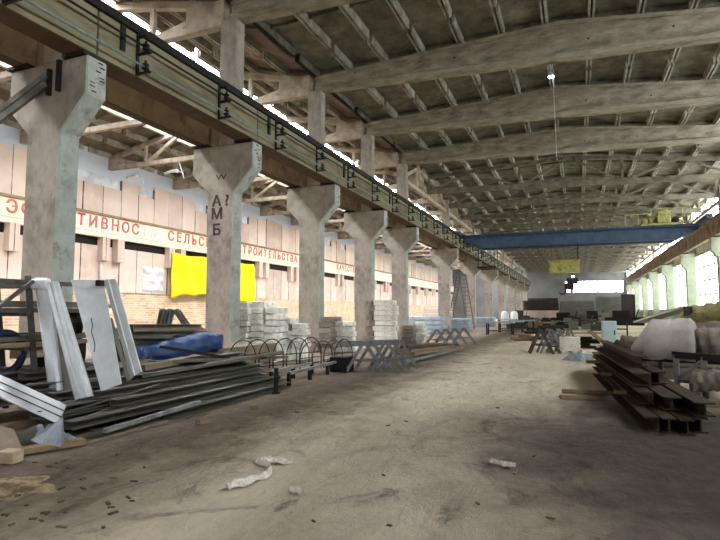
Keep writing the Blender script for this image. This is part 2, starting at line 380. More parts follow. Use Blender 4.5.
# band with slogan
b = MB(); b.box(XL, XL+.3, YB, YE, 6.6, 7.62); b.box(XL, XL+.4, YB, YE, 7.62, 7.78, 1); b.box(XL, XL+.36, YB, YE, 6.28, 6.56)
band = struct(b.build('trim_1', [M['trimw'], M['wood']], origin=(0,0,0)))
b = MB(); y = YB
b.box(XL-.02, XL+.03, YB, YE, 5.75, 6.28)
struct(b.build('trim_2', M['black'], origin=(0,0,0)))
b = MB()
for y in [CY(n)+o for n in range(0, 20) for o in (-.45, .75)]:
    b.box(XL+.02, XL+.5, y-.28, y+.28, 4.8, 6.28)
struct(b.build('trim_3', M['panel'], origin=(0,0,0)))
def text_mesh(s, size, name, m, parent, place, ext=.01, width=None, bold=0):
    cu = bpy.data.curves.new(name, 'FONT'); cu.body = s; cu.size = size; cu.extrude = ext; cu.align_x = 'CENTER'; cu.align_y = 'CENTER'; cu.bevel_depth = bold
    t = bpy.data.objects.new(name, cu); COL.objects.link(t)
    dg = bpy.context.evaluated_depsgraph_get(); me = bpy.data.meshes.new_from_object(t.evaluated_get(dg))
    bpy.data.objects.remove(t)
    for v in me.vertices: v.co = place(v.co)
    me.materials.clear(); me.materials.append(m)
    o = bpy.data.objects.new(name, me); COL.objects.link(o)
    if parent: o.parent = parent
    return o
def letters(word, k0, z=7.12):
    for i, ch in enumerate(word):
        if ch == ' ': continue
        mm = M['faded'] if (k0 == -5 and i in (11, 12)) else M['red']
        yy = 23.75 + .865*(k0+i)
        text_mesh(ch, .98, 'lettering', mm, band, lambda c, yy=yy: Vector((XL+.31+c.z, yy+c.x*.95, z+c.y)), bold=.02)
letters('ЭФФЕКТИВНОСТЬ', -5); letters('СЕЛЬСКОГО', 9); letters('СТРОИТЕЛЬСТВА', 19); letters('КАЧЕСТВО', 43.5)

# ---- right wall
b = MB(); b.box(XR, XR+.4, YB, YE, 0, 1.85); b.box(XR, XR+.4, YB, YE, 6.5, 8.1)
b.box(XR, XR+.4, YB, 33, 1.85, 8.1); b.box(XR, XR+.4, YB, 33, 10.5, 13.2); b.box(XR, XR+.4, 33, YE, 10.5, 13.2)
struct(b.build('wall_right', M['brick_r'], origin=(0,0,0)))
def window(n, x, y0, y1, z0, z1, ny, nz, m, mf):
    fr = MB(); pn = MB()
    pn.box(x+.1, x+.13, y0, y1, z0, z1)
    for i in range(ny+1):
        y = y0+(y1-y0)*i/ny; fr.box(x, x+.09, y-.04, y+.04, z0, z1)
    for i in range(nz+1):
        z = z0+(z1-z0)*i/nz; fr.box(x, x+.09, y0, y1, z-.04, z+.04)
    w = struct(fr.build('window_%d' % n, mf)); pn.build('pane', m, w)
k = 3
for y in (-12, -3, 6, 15, 24): window(k, XR, y+.2, y+8.8, 8.1, 10.5, 6, 2, M['win_near'], M['greyp']); k += 1
y = 33.0
while y < YE-1:
    y1 = min(CY(2*round((y-8.1)/12+.01)+2) if False else y+12, YE)
    window(k, XR, y+.3, y1-.3, 8.1, 10.5, 8, 2, M['win_right'], M['greyp']); k += 1
    window(k, XR, y+.3, y1-.3, 1.85, 6.5, 6, 4, M['win_low'], M['conc_pale']); k += 1
    y = y1
b = MB()
y = 33.0
while y < YE: b.box(XR-.05, XR+.35, y-.3, y+.3, 0, 12); y += 12
struct(b.build('trim_4', M['conc_pale'], origin=(0,0,0)))

# ---- far wall
b = MB(); wy = YE
z0, z1 = 5.9, 8.3; xa, xb = -.9, 9.2
for (x0, x1, zz0, zz1) in ((XL, XR+.4, 0, z0), (XL, XR+.4, z1, 13.3), (XL, -2.5, z0, z1), (-1.5, xa, z0, z1), (xb, XR+.4, z0, z1), (4.05, 4.25, z0, z1)):
    b.box(x0, x1, wy, wy+.4, zz0, zz1)
struct(b.build('wall_far', M['farwall'], origin=(0,0,0)))
fr = MB(); pn = MB()
for (a, c) in ((-2.5, -1.5), (xa, 4.05), (4.25, xb)):
    pn.box(a, c, wy+.2, wy+.23, z0, z1)
    n = max(1, round((c-a)/1.3))
    for i in range(n+1): x = a+(c-a)*i/n; fr.box(x-.03, x+.03, wy+.1, wy+.18, z0, z1)
w = struct(fr.build('window_%d' % k, M['greyp'])); pn.build('pane', M['win_far'], w)
# ---- back wall (behind the photographer), opening added for ambient light
b = MB()
for (x0, x1, zz0, zz1) in ((XL-.4, -5, 0, 13.3), (5, XR+.4, 0, 13.3), (-5, 5, 7, 13.3)): b.box(x0, x1, YB-.4, YB, zz0, zz1)
struct(b.build('wall_back', M['farwall'], origin=(0,0,0)))

# ================================================================== COLUMNS
ZC = 6.77
def column_left(n, label, upper=True, group=None):
    y = CY(n); t = empty('concrete_column', (-10.2, y, 0), label, 'column', 'columns of the left colonnade', 'thing')
    h = .25
    poly = [(-9.7,0),(-9.7,5.24),(-9.0,5.98),(-9.0,ZC),(-11.25,ZC),(-11.25,5.9),(-10.65,5.3),(-10.65,0)]
    b = MB(); b.prism(poly, 'y', y-h, y+h, 0, [1,1,1,0,0,0,0,0])
    b.build('shaft', [M['conc'], M['conc_green']], t, bevel=.03)
    if upper:
        b = MB(); b.box(-10.3, -9.7, y-.24, y+.24, ZC, 10.83, 0)
        b.build('upper_shaft', M['conc'], t, bevel=.025)
    for x in (-9.35, -10.97):
        b = MB(); b.box(x-.3, x+.32, y-.32, y+.3, ZC, ZC+.07); b.build('bearing_plate', M['black'], t)
    return t
NL = [0,1,2,3,4] + list(range(6, 20, 2))
lab = ['nearest and largest crane column of the left colonnade, behind the leaning grey sheets',
       'crane column with black graffiti letters, beside the yellow tarpaulin',
       'third crane column of left colonnade, behind the row of wire hoops',
       'fourth crane column of left colonnade, just left of the tall white block stack',
       'fifth crane column of left colonnade, behind the long low planks',
       'sixth crane column of left colonnade, left of the tall leaning ladder',
       'seventh crane column of left colonnade, just right of the leaning ladder']
for i, n in enumerate(NL):
    L_ = lab[i] if i < len(lab) else ORD[i]+' crane column of left colonnade counted from the camera'
    c = column_left(n, L_)
    if n == 1:
        for s_, dx, z in (('А', -.12, 5.0), ('?', .26, 5.0), ('М', -.1, 4.6), ('Б', -.1, 4.1)):
            text_mesh(s_, .56, 'graffiti', M['graff'], c, lambda v, dx=dx, z=z: Vector((.02+dx+v.x*.9, -.256-v.z, z+v.y*.85)), ext=.003, bold=.012)
        text_mesh('W', .5, 'graffiti', M['graff'], c, lambda v: Vector((.05+v.x*.8, -.256-v.z, 5.75+v.y*.5)), ext=.003, bold=0)
    if n < 3:
        random.seed(50+n)
        for k in range(9):
            z = 5.95+.09*k+random.uniform(-.02,.02); yy = CY(n)+random.uniform(-.12,.14); xx = -8.998 if z > 6.0 else -9.0
            if z < 6.0: continue
            MB().box(-9.004, -8.996, yy-.07, yy+.05, z, z+random.uniform(.015,.035)).build('chipped_mark', M['black'], c)
    if n == 0:   # welded bracket stubs and the sloping steel arm
        b = MB(); b.box(-10.05,-9.97,CY(0)-.33,CY(0)-.25,6.05,6.6); b.box(-9.78,-9.7,CY(0)-.33,CY(0)-.25,6.1,6.75); b.build('steel_stub', M['black'], c)
# sloping steel arm left of first column
t = empty('steel_bracket_arm', WY(46, 86, CY(0)-.35), 'dark steel twin-channel arm slanting down left from the nearest column', 'bracket')
p, q = WY(46, 84, CY(0)-.35), WY(-30, 142, CY(0)-1.0)
off = Vector((0, 0, .3))
MB().bar(p, q, .1, .12).build('channel', M['steel'], t)
MB().bar(p+off*.6, q+off*.6, .1, .1).build('channel', M['steel'], t)
b = MB()
for f in (.2, .5, .8): m_ = p.lerp(q, f); b.bar(m_, m_+off*.6, .05)
b.build('batten', M['steel'], t)

def column_right(n, label):
    y = CY(n); t = empty('concrete_column', (9.4, y, 0), label, 'column', 'columns of the right wall', 'thing')
    poly = [(9.1,0),(9.1,5.3),(8.68,5.9),(8.68,ZC),(9.85,ZC),(9.85,0)]
    b = MB(); b.prism(poly, 'y', y-.3, y+.3, 0); b.build('shaft', M['conc_pale'], t, bevel=.03)
    b = MB(); b.box(9.34, 9.85, y-.25, y+.25, ZC, 10.3); b.build('upper_shaft', M['conc'], t, bevel=.02)
    b = MB(); b.box(8.72, 9.3, y-.3, y+.3, ZC, ZC+.07); b.build('bearing_plate', M['black'], t)
NR = [4] + list(range(6, 20, 2))
for i, n in enumerate(NR):
    column_right(n, ('pale green crane column of the right wall, partly cut by the picture edge' if n == 6 else ORD[i-1 if i else 20]+' pale green crane column along the right wall from the camera'))

# ================================================================== CRANE BEAMS
def crane_beam(side, n0, n1, label, mface, inner=True, det=True):
    y0, y1 = CY(n0)+.02, CY(n1)-.02
    if side == 'L': xa, xb = -9.02, -9.62
    elif side == 'S': xa, xb = -11.25, -10.65
    else: xa, xb = 8.72, 9.32
    s = 1 if xb > xa else -1; z0 = ZC+.07; z1 = z0+(1.25 if side == 'R' else .98)
    t = empty('crane_beam', ((xa+xb)/2, y0, z0), label, 'crane beam', {'L':'crane beams along the left colonnade','R':'crane beams along the right wall','S':'crane beams facing the side bay'}[side], 'thing')
    poly = [(xa+s*.14,z0),(xb-s*.14,z0),(xb-s*.14,z1-.22),(xb,z1-.16),(xb,z1),(xa,z1),(xa,z1-.16),(xa+s*.14,z1-.22)]
    if side == 'L': poly = [(xa,z0),(xb,z0),(xb,z1),(xa,z1)]
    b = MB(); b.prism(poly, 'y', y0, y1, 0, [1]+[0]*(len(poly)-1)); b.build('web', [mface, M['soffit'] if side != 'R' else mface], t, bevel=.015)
    b = MB(); xm = (xa+xb)/2
    b.prism([(xm-.06,z1),(xm+.06,z1),(xm+.02,z1+.03),(xm+.04,z1+.13),(xm-.04,z1+.13),(xm-.02,z1+.03)], 'y', y0, y1); b.build('rail', M['black'], t)
    if side == 'L' and det:
        nb = 2 if n1-n0 == 1 else 4
        for k in range(nb):
            yy = y0 + (k+.35)*(y1-y0)/nb
            br = MB(); br.box(xa, xa+.04, yy-.035, yy+.035, z0+.02, z1+.02)
            br.box(xa, xa+.4, yy-.035, yy+.035, z0+.03, z0+.07); br.box(xa, xa+.4, yy-.035, yy+.035, z0+.48, z0+.52); br.box(xa, xa+.26, yy-.03, yy+.03, z1-.1, z1-.06)
            o = br.build('bracket', M['black'], t)
            for zz in (z0+.07, z0+.52):
                ins = MB(); ins.lathe((xa+.26, yy, zz), [(.035,0),(.035,.04),(.08,.05),(.08,.08),(.035,.1),(.035,.13),(.075,.14),(.075,.17),(.03,.19),(.03,.25)], 10)
                ins.build('insulator', M['black'], o)
            if k % 2 == 0:
                bo = MB(); bo.box(xa, xa+.05, yy-.5, yy-.38, z0+.4, z1-.02); bo.build('clip', M['black'], t)
    return t
spans = [(-2,-1),(-1,0),(0,1),(1,2),(2,3),(3,4)] + [(k, k+2) for k in range(4, 18, 2)]
for i, (a, c) in enumerate(spans):
    nm = ORD[i]
    crane_beam('L', a, c, 'olive concrete crane beam with brackets, %s span along the left colonnade' % nm if a != 0 else 'olive concrete crane beam between the two nearest left columns', M['olive'])
    crane_beam('S', a, c, 'brown crane beam behind the left colonnade facing the side bay, %s span' % nm, M['brownc'], det=False)
    if a >= 4: crane_beam('R', a, c, 'brown crane beam on pale green columns of the right wall, %s span' % ORD[i-6], M['brownc'], det=False)
# conductor rails / cables along the left beams
y0, y1 = CY(-2), CY(18)
b = MB(); b.tube([(-8.78, y, 7.02) for y in (y0, 20, 60, y1)], .024, 8); tag(b.build('conductor_rail', M['teal'], smooth=True), 'pale green lower conductor rail running along the left crane beams', 'conductor rail')
b = MB(); b.tube([(-8.84, y, 7.52) for y in (y0, 20, 60, y1)], .026, 8); tag(b.build('conductor_rail', M['black'], smooth=True), 'thin dark upper cable running along top of the left crane beams', 'conductor rail')
b = MB(); b.box(-9.2, -8.95, y0, y1, 7.83, 8.02); tag(b.build('guard_rail', M['black']), 'dark steel angle strip along the very top of the left crane beams', 'rail')

# ================================================================== ROOF BEAMS AND TRUSSES
def roof_beam(n, label):
    y = CY(n); zb = 10.83; b = MB(); t = empty('roof_beam', (-.3, y, zb), label, 'roof beam', 'solid concrete roof beams over the aisle', 'thing')
    xl, xr = -9.98, 9.35; xm = -.3
    top = lambda x: roof_z(x) - .3
    web = [(xl,zb+.26),(xr,zb+.26+tilt(xr)),(xr,top(xr)-.12),(xm,top(xm)-.12),(xl,top(xl)-.12)]
    b.prism(web, 'y', y-.1, y+.1)
    b.build('web', M['beam'], t)
    b = MB(); b.bar((xl,y,zb+.13),(xr,y,zb+.13+tilt(xr)),.4,.26,prof=[(-.2,-.13),(.2,-.13),(.2,.06),(.1,.13),(-.1,.13),(-.2,.06)]); b.build('bottom_flange', M['beam'], t)
    random.seed(n+90)
    for x in (-8.2, -4.1, .6, 3.2, 6.4): z_ = zb+tilt(x)+random.uniform(.45,.75); MB().lathe((x, y-.099, z_), [(.035,0),(.035,-.006)], 8, axis=(0,1,0)).build('lifting_hole', M['black'], t)
    for (a, c) in ((xl, xm), (xm, xr)):
        b = MB(); b.bar((a, y, top(a)-.07), (c, y, top(c)-.07), .34, .14); b.build('top_flange', M['beam'], t)
    return t
rl = {-1:'roof beam overhead just behind the camera', 0:'first solid concrete roof beam overhead, before the graffiti column', 1:'second solid concrete roof beam, top left of the photo resting on graffiti column',
      2:'long solid roof beam crossing the picture top behind the hanging lamp', 3:'fourth solid roof beam, just below and beyond the lamp', 4:'last solid roof beam before the open trusses begin'}
for n in range(0, 5): roof_beam(n, rl[n])
def main_truss(i, y, label):
    zb = 10.35; t = empty('roof_truss', (-.3, y, zb), label, 'roof truss', 'lattice roof trusses over the aisle', 'thing')
    xl, xr, xm = -9.95, 9.35, -.3; top = lambda x: roof_z(x) - .4
    MB().bar((xl,y,zb),(xr,y,zb+tilt(xr)),.24,.34).build('bottom_chord', M['truss_dk'], t)
    b = MB(); b.bar((xl,y,top(xl)),(xm,y,top(xm)),.24,.2); b.bar((xm,y,top(xm)),(xr,y,top(xr)),.24,.2); b.build('top_chord', M['truss_dk'], t)
    N_ = 6; xs = [xl+.12+(xr-xl-.24)*k/N_ for k in range(N_+1)]
    b = MB()
    for k, x in enumerate(xs):
        if k % 2 == 0: b.bar((x,y,zb+tilt(x)),(x,y,top(x)),.14,.14,up=(0,1,0))
    for k in range(N_):
        a, c = xs[k], xs[k+1]
        if k % 2 == 0: b.bar((a,y,zb+tilt(a)),(c,y,top(c)),.13,.13,up=(0,1,0))
        else: b.bar((a,y,top(a)),(c,y,zb+tilt(c)),.13,.13,up=(0,1,0))
    b.build('lattice', M['truss_dk'], t)
i = 0; n = 5
while CY(n) < YE-2:
    main_truss(i, CY(n), 'open lattice roof truss over the aisle, %s beyond the solid beams' % ORD[i]); i += 1; n += 1
NT = i
def sub_truss(x, n, label, grp):
    y0, y1 = CY(n)+.2, CY(n+2)-.2; ym = (y0+y1)/2
    dz_ = -.55 if x > 0 else 0
    t = empty('eaves_truss', (x, ym, 9.9), label, 'eaves truss', grp, 'thing')
    MB().bar((x,y0,9.9+dz_),(x,y1,9.9+dz_),.26,.24).build('bottom_chord', M['truss'], t)
    MB().bar((x,y0+3,11.35+dz_),(x,y1-3,11.35+dz_),.24,.22).build('top_chord', M['truss'], t)
    b = MB(); b.bar((x,y0,10.1+dz_),(x,y0+3,11.35+dz_),.22); b.bar((x,y1,10.1+dz_),(x,y1-3,11.35+dz_),.22)
    b.bar((x,y0+3,11.35+dz_),(x,ym,9.9+dz_),.2); b.bar((x,y1-3,11.35+dz_),(x,ym,9.9+dz_),.2); b.bar((x,y0+3,9.9+dz_),(x,y0+3,11.35+dz_),.14,up=(0,1,0)); b.bar((x,y1-3,9.9+dz_),(x,y1-3,11.35+dz_),.14,up=(0,1,0))
    b.build('web_member', M['truss'], t)
for k, n in enumerate(range(4, 18, 2)):
    sub_truss(-10.0, n, 'eaves truss between upper columns of left colonnade, %s bay' % ORD[k], 'eaves trusses over the left colonnade')
    sub_truss(9.55, n, 'eaves truss above the right wall windows, %s bay' % ORD[k], 'eaves trusses over the right wall')
# side-bay trusses
def side_truss(i, y, label):
    zb = 10.85; xl, xr = XL+.1, -10.35
    t = empty('side_truss', ((xl+xr)/2, y, zb), label, 'roof truss', 'concrete trusses of the side bay', 'thing')
    top = lambda x: side_z(x) - .42
    b = MB(); b.bar((xl,y,zb),(xr,y,zb),.26,.26); b.box(xl, xl+.9, y-.15, y+.15, zb-.12, top(xl)); b.box(xr-1.4, xr+.1, y-.15, y+.15, zb-.1, zb+.75); b.build('bottom_chord', M['truss'], t)
    xs = [xl+(xr-xl)*k/6 for k in range(7)]
    b = MB()
    for k in range(6): b.bar((xs[k],y,top(xs[k])),(xs[k+1],y,top(xs[k+1])),.24,.24)
    b.build('top_chord', M['truss'], t)
    b = MB()
    for k in (1, 3, 5): b.bar((xs[k],y,zb),(xs[k],y,top(xs[k])),.16,.16,up=(0,1,0))
    for (a, c) in ((1,0),(1,2),(3,2),(3,4),(5,4),(5,6)): b.bar((xs[a],y,zb),(xs[c],y,top(xs[c])),.17,.17,up=(0,1,0))
    b.build('lattice', M['truss'], t)
for i, n in enumerate(range(0, 19)):
    side_truss(i, CY(n), 'pale concrete truss spanning the side bay on the left, %s from the camera' % ORD[i])
# hanging lamps on side trusses
for i, (px, py) in enumerate(((134, 148), (173, 156))):
    p = WY(px, py, CY(3)+.5); p.z = min(p.z, 10.3); t = empty('bay_lamp', p, 'pale cobra-head lamp in the side bay, %s' % ('left one of the pair' if i == 0 else 'right one of the pair, lower'), 'lamp', 'lamps of the side bay')
    b = MB(); b.tube([p+Vector((.9,0,-.5)), p+Vector((.75,0,-.1)), p+Vector((.35,0,.02))], .04, 8); b.build('arm', M['galv'], t, smooth=True)
    b = MB(); b.tube([p+Vector((.4,0,.02)), p+Vector((.1,0,.06)), p+Vector((-.3,0,.02)), p+Vector((-.6,0,-.04))], .12, 10, r2=.07); b.build('head', M['galv'], t, smooth=True)
    b = MB(); b.tube([p+Vector((.9,0,-.5)), Vector((p.x+.9, CY(3), 10.75))], .024, 8); b.build('drop_rod', M['galv'], t)
# ================================================================== BRIDGE CRANE
t = empty('bridge_crane', (-.3, 47.5, 7.9), 'long blue overhead bridge crane girder spanning the aisle', 'crane')
for y in (46.7, 48.6):
    poly = [(-9.2,7.75),(-9.2,8.15),(8.5,8.15),(8.5,7.75),(7.0,7.05),(-7.6,7.05)]
    b = MB(); b.prism(poly, 'y', y-.25, y+.25); b.box(-9.2, 8.5, y-.32, y+.32, 8.12, 8.17)
    g = b.build('girder', M['craneblue'], t, bevel=.01)
b = MB(); b.box(-9.2, 8.5, 45.95, 46.4, 7.98, 8.02)
for x in [ -9+1.46*k for k in range(13)]: b.box(x-.03, x+.03, 45.95, 46.45, 7.9, 7.98)
b.build('walkway', M['craneblue'], t)
for x, dz in ((-9.32, 0), (9.02, .27)):
    b = MB(); b.box(x-.22, x+.22, 45.3, 50, 8.05+dz, 8.4+dz); b.build('end_carriage', M['craneblue'], t, bevel=.02)
    for y in (45.7, 49.6):
        b = MB(); b.lathe((x-.08, y, 8.16+dz), [(.2,0),(.2,.16)], 14, axis=(1,0,0)); b.build('wheel', M['black'], t)
b = MB(); b.box(-7.9, -6.3, 46.4, 48.9, 5.3, 5.42); b.box(-7.85,-7.8,46.6,46.7,5.4,7.1); b.box(-6.5,-6.45,46.6,46.7,5.4,7.1); b.box(-7.85,-7.8,48.6,48.7,5.4,7.1); b.box(-6.5,-6.45,48.6,48.7,5.4,7.1); b.build('service_platform', M['black'], t)
t = empty('crane_trolley', (6.1, 47.6, 8.17), 'yellow-green hoist trolley with drum and handrail on top of blue crane', 'hoist')
b = MB(); b.box(4.7, 7.5, 46.5, 48.9, 8.18, 8.36); b.build('frame', M['hoisty'], t, bevel=.02)
b = MB(); b.lathe((5.3, 47.4, 8.75), [(.12,0),(.34,.05),(.34,1.5),(.12,1.55)], 18, axis=(1,0,0)); b.build('drum', M['hoisty'], t, smooth=False)
b = MB(); b.lathe((5.0, 46.9, 8.62), [(.1,0),(.22,.05),(.22,.6),(.1,.7)], 14, axis=(0,1,0)); b.build('motor', M['hoisty'], t)
b = MB(); b.cbox((6.3, 46.9, 8.85), (.9,.5,.9)); b.cbox((6.3, 46.9, 9.35), (.6,.3,.16)); b.build('gearbox', M['hoisty'], t, bevel=.05)
b = MB(); b.lathe((7.1, 46.8, 8.6), [(.1,0),(.25,.05),(.25,.5),(.1,.55)], 14, axis=(0,1,0)); b.build('brake_wheel', M['black'], t)
b = MB()
for x in (3.6, 4.5, 5.4, 6.4, 7.5, 8.0):
    b.bar((x,46.3,8.16),(x,46.3,9.45 if x > 5 else 9.1),.05)
b.bar((5.4,46.3,9.42),(8.0,46.3,9.42),.05); b.bar((3.6,46.3,9.08),(5.4,46.3,9.08),.05); b.bar((5.4,46.3,8.8),(8.0,46.3,8.8),.04)
b.build('handrail', M['hoisty'], t)
# yellow box hanging from the crane
c = (-.9, 46.2); zt = W(566, 261.5, 43.9).z; zb = W(566, 273.5, 43.9).z
t = empty('hanging_box', (c[0], c[1], zb), 'yellow steel box hanging by cables under the blue crane', 'crane cabin')
b = MB(); b.box(c[0]-1.15, c[0]+1.1, c[1]-.4, c[1]+.4, zb, zt); b.box(c[0]-1.2, c[0]+1.15, c[1]-.45, c[1]+.45, zt-.08, zt+.02); b.build('body', M['hoisty'], t, bevel=.03)
b = MB(); b.box(c[0]-1.05, c[0]-.3, c[1]-.43, c[1]-.4, zb+.15, zt-.15); b.box(c[0]-.15, c[0]+.95, c[1]-.43, c[1]-.4, zb+.15, zt-.15); b.build('side_plate', M['hoisty'], t)
b = MB(); b.tube([(c[0]+1.0, c[1], zt), (c[0]+1.0, c[1]+.1, 7.1)], .04, 6); b.tube([(c[0]-1.0, c[1], zt), (c[0]-1.0, c[1]+.1, 7.1)], .02, 6); b.build('cable', M['black'], t)
p = (-.35, 46.3)
t = empty('hook_block', (p[0], p[1], 3.4), 'dark hook block hanging just below the yellow box', 'crane hook')
b = MB(); b.cbox((p[0], p[1], 4.05), (.85,.4,.5)); b.cbox((p[0]-.25, p[1], 3.6), (.7,.4,.5)); b.build('body', M['black'], t, bevel=.06)
b = MB(); b.tube([(p[0]-.5,p[1],3.4),(p[0]-.5,p[1],3.2),(p[0]-.62,p[1],3.02),(p[0]-.85,p[1],2.98),(p[0]-1.0,p[1],3.1)], .06, 8); b.build('hook', M['black'], t, smooth=True)
b = MB(); b.tube([(p[0],p[1],4.3),(p[0],p[1],zb)], .03, 6); b.build('cable', M['black'], t)
b = MB(); b.lathe((p[0]+.05, p[1]-.27, 4.3), [(.02,0),(.09,.03),(.09,.12),(.03,.15)], 12); tag(b.build('signal_lamp', M['lamp'], t), 'small bright lamp')
# pendant lamp
pl = WY(551, 76, 22.5)
t = empty('pendant_lamp', pl, 'lit white pendant lamp hanging on a long cable under roof', 'lamp')
b = MB(); b.tube([pl+Vector((0,0,.15)), Vector((pl.x-.05, pl.y, roof_z(pl.x)))], .012, 6); b.build('cable', M['galv'], t)
b = MB(); b.lathe(pl, [(.04,.16),(.05,.1),(.11,.03),(.13,-.02),(.12,-.03)], 20); b.build('shade', M['galv'], t, smooth=True)
b = MB(); b.lathe(pl+Vector((0,0,-.03)), [(.115,0),(.1,-.03),(.05,-.05)], 20); b.build('lens', M['lamp'], t, smooth=True)
b = MB(); q = WY(553, 78, 22.5); b.tube([q+Vector((0,0,.04)), WY(557,160,22.5)+Vector((0,0,0))], .008, 5); b.build('loose_wire', M['galv'], t)

# ================================================================== LEFT FOREGROUND : rack
RX0, RX1 = -8.9, -7.75
t = empty('storage_rack', (-8.3, 5, 0), 'dark steel storage rack at far left holding long profiles', 'rack')
for (x, y) in ((RX1, 2.4), (RX1, 6.0), (RX0, 2.4), (RX0, 6.3)):
    b = MB(); b.bar((x, y, 0), (x-.12, y-.18, 2.15), .09, .09); b.build('post', M['rackp'], t)
zs = (.55, 1.1, 1.62, 2.05)
for k, z in enumerate(zs):
    for x in (RX1-.08, RX0-.08): MB().bar((x, 2.0, z), (x, 7.3, z), .07, .07).build('long_rail', M['wood'] if k == 1 else M['rackp'], t)
    for y in (2.3, 5.8): MB().bar((RX0-.1, y, z-.06), (RX1-.04, y, z-.06), .06, .06).build('cross_rail', M['rackp'], t)
b = MB(); b.bar(WX(0,306,RX1+.05), WX(33,281,RX1+.05), .05, .05); b.build('brace', M['rackp'], t)
random.seed(11)
rk = 0
for z, n in ((.6, 5), (1.15, 5), (1.67, 4)):
    for k in range(n):
        y0 = 2.3+random.random()*.5; x = RX0+.12+k*.2
        b = MB(); w = .075; h = .05+.05*random.random()
        b.prism([(x-w,z),(x+w,z),(x+w,z+h),(x+w-.02,z+h),(x+w-.02,z+.015),(x-w+.02,z+.015),(x-w+.02,z+h),(x-w,z+h)], 'y', y0, y0+4.9+random.random()*.3)
        tag(b.build('steel_profile', random.choice([M['steel'], M['galv_dk'], M['wood'], M['steel']])), 'long profile lying on %s shelf of the far-left rack' % ('bottom' if z < 1 else 'middle' if z < 1.5 else 'top'), 'profile', 'long profiles on the far-left rack')
# crates / barrel in the lower shelf
tag(MB().cbox((-8.3, 4.3, .14), (.6,.7,.28)).build('plastic_crate', M['navy'], bevel=.03), 'dark blue crate on floor under the far-left rack', 'crate')
b = MB(); b.cbox(WX(27, 350, -8.1)+Vector((0,0,-.0)), (.25,.4,.24)); tag(b.build('cardboard_box', M['woodlt'], bevel=.01), 'small tan box on the middle shelf of the rack', 'box')
b = MB(); c0 = WX(4, 352, -8.0); b.tube([c0+Vector((0,math.cos(a)*.3,math.sin(a)*.3-.02)) for a in [k*2*math.pi/24 for k in range(24)]], .06, 8, closed=True)
tag(b.build('hose_coil', M['navy'], smooth=True), 'coil of dark blue hose hanging on rack at picture edge', 'hose')

# leaning grey sheets: quads from photo corners, leaning on the rack
def sheet(name, label, c4, F, m, th=.004, ribs=(), cat='metal sheet', extra=None, lip=.05):
    tl, tr, br, bl = [W(x, y, f) for (x, y), f in zip(c4, F)]
    n = (tr-tl).cross(bl-tl).normalized()
    if n.y > 0 and n.x < 0: n = -n
    if n.dot(Vector((0,0,EYE))-tl) < 0: n = -n
    b = MB()
    us = [0.0]
    prof = [(0,0)]
    for (u, w_, h_) in ribs: prof += [(u-w_,0),(u-w_*.6,h_),(u+w_*.6,h_),(u+w_,0)]
    prof.append((1,0))
    if lip: prof = [(0,-lip)]+prof+[(1,-lip)]
    vs = []
    for (u, h_) in prof: vs += [tl.lerp(tr, u)+n*h_, bl.lerp(br, u)+n*h_]
    b.add(vs, [(2*i, 2*i+2, 2*i+3, 2*i+1) for i in range(len(prof)-1)])
    o = b.build(name, m, solid=th)
    return tag(o, label, cat)
sheet('grey_channel', 'pale grey round-edged channel leaning at left end of sheets', ((34,278),(48,278),(62,402),(50,402)), (8.35,8.35,7.9,7.9), M['galv'], ribs=((.5,.48,.03),), lip=.08)
b = MB(); b.cbox(W(41, 284, 8.32), (.26,.12,.15), Matrix.Rotation(TH,3,'Z')); tag(b.build('channel_end_cap', M['galv'], bevel=.015), 'pale grey box cap at top of the leftmost leaning channel', 'end cap')
sheet('beige_strip', 'narrow dirty beige strip leaning behind the ribbed channel', ((47,284),(55,284),(75,404),(62,404)), (8.45,8.45,7.95,7.95), M['galv_dk'], lip=.02)
sheet('ribbed_profile', 'grey ribbed sheet profile leaning left of the wide sheet', ((46,283),(57,281),(92,396),(75,400)), (8.2,8.2,7.75,7.75), M['galv'], ribs=((.3,.1,.03),(.7,.1,.03)), lip=.05)
o = sheet('wide_sheet', 'widest pale galvanised sheet leaning upright with dark scratch', ((71,280),(103,280),(121,384),(101,391)), (8.3,8.3,7.9,7.9), M['galv'], lip=.03)
b = MB(); pts = [W(91+dx, y, 8.3-(y-280)/280*1.0-.09) for dx, y in ((0,318),(1.5,325),(.5,332),(3,340),(4,346),(3,352))]
b.tube(pts, .007, 5); k = b.build('scratch', M['black']); k.parent = o; k.location = k.location - o.location
sheet('narrow_sheet', 'narrow grey sheet leaning right of the widest sheet', ((104,280),(115,279),(141,372),(131,378)), (8.5,8.5,8.4,8.4), M['galv'], ribs=((.35,.1,.025),), lip=.05)
sheet('thin_strip', 'thin grey strip standing between widest and narrow sheets', ((108,318),(112,318),(131,380),(127,381)), (8.65,8.65,8.3,8.3), M['galv_dk'], lip=.02)
b = MB(); b.cbox(W(100, 283, 8.2), (.11,.09,.09)); tag(b.build('black_clamp', M['black'], bevel=.01), 'small black clamp gripping the top of the widest sheet', 'clamp')
# lower lying profile
sheet('lying_profile', 'pale grooved metal profile slanting down to floor at lower left', ((-12,370),(66,405),(58,424),(-12,392)), (7.2,7.0,6.9,7.0), M['galv'], ribs=((.25,.0,0),), lip=.0, th=.03)
for f in (.3, .62):
    b = MB(); a_ = W(-12, 370, 7.17).lerp(W(-12,392,6.97), f); c_ = W(66,405,6.97).lerp(W(58,424,6.87), f)
    k = b.tube([a_, c_], .008, 5).build('groove', M['rackp']); par = bpy.data.objects['lying_profile']; k.parent = par; k.location = k.location - par.location

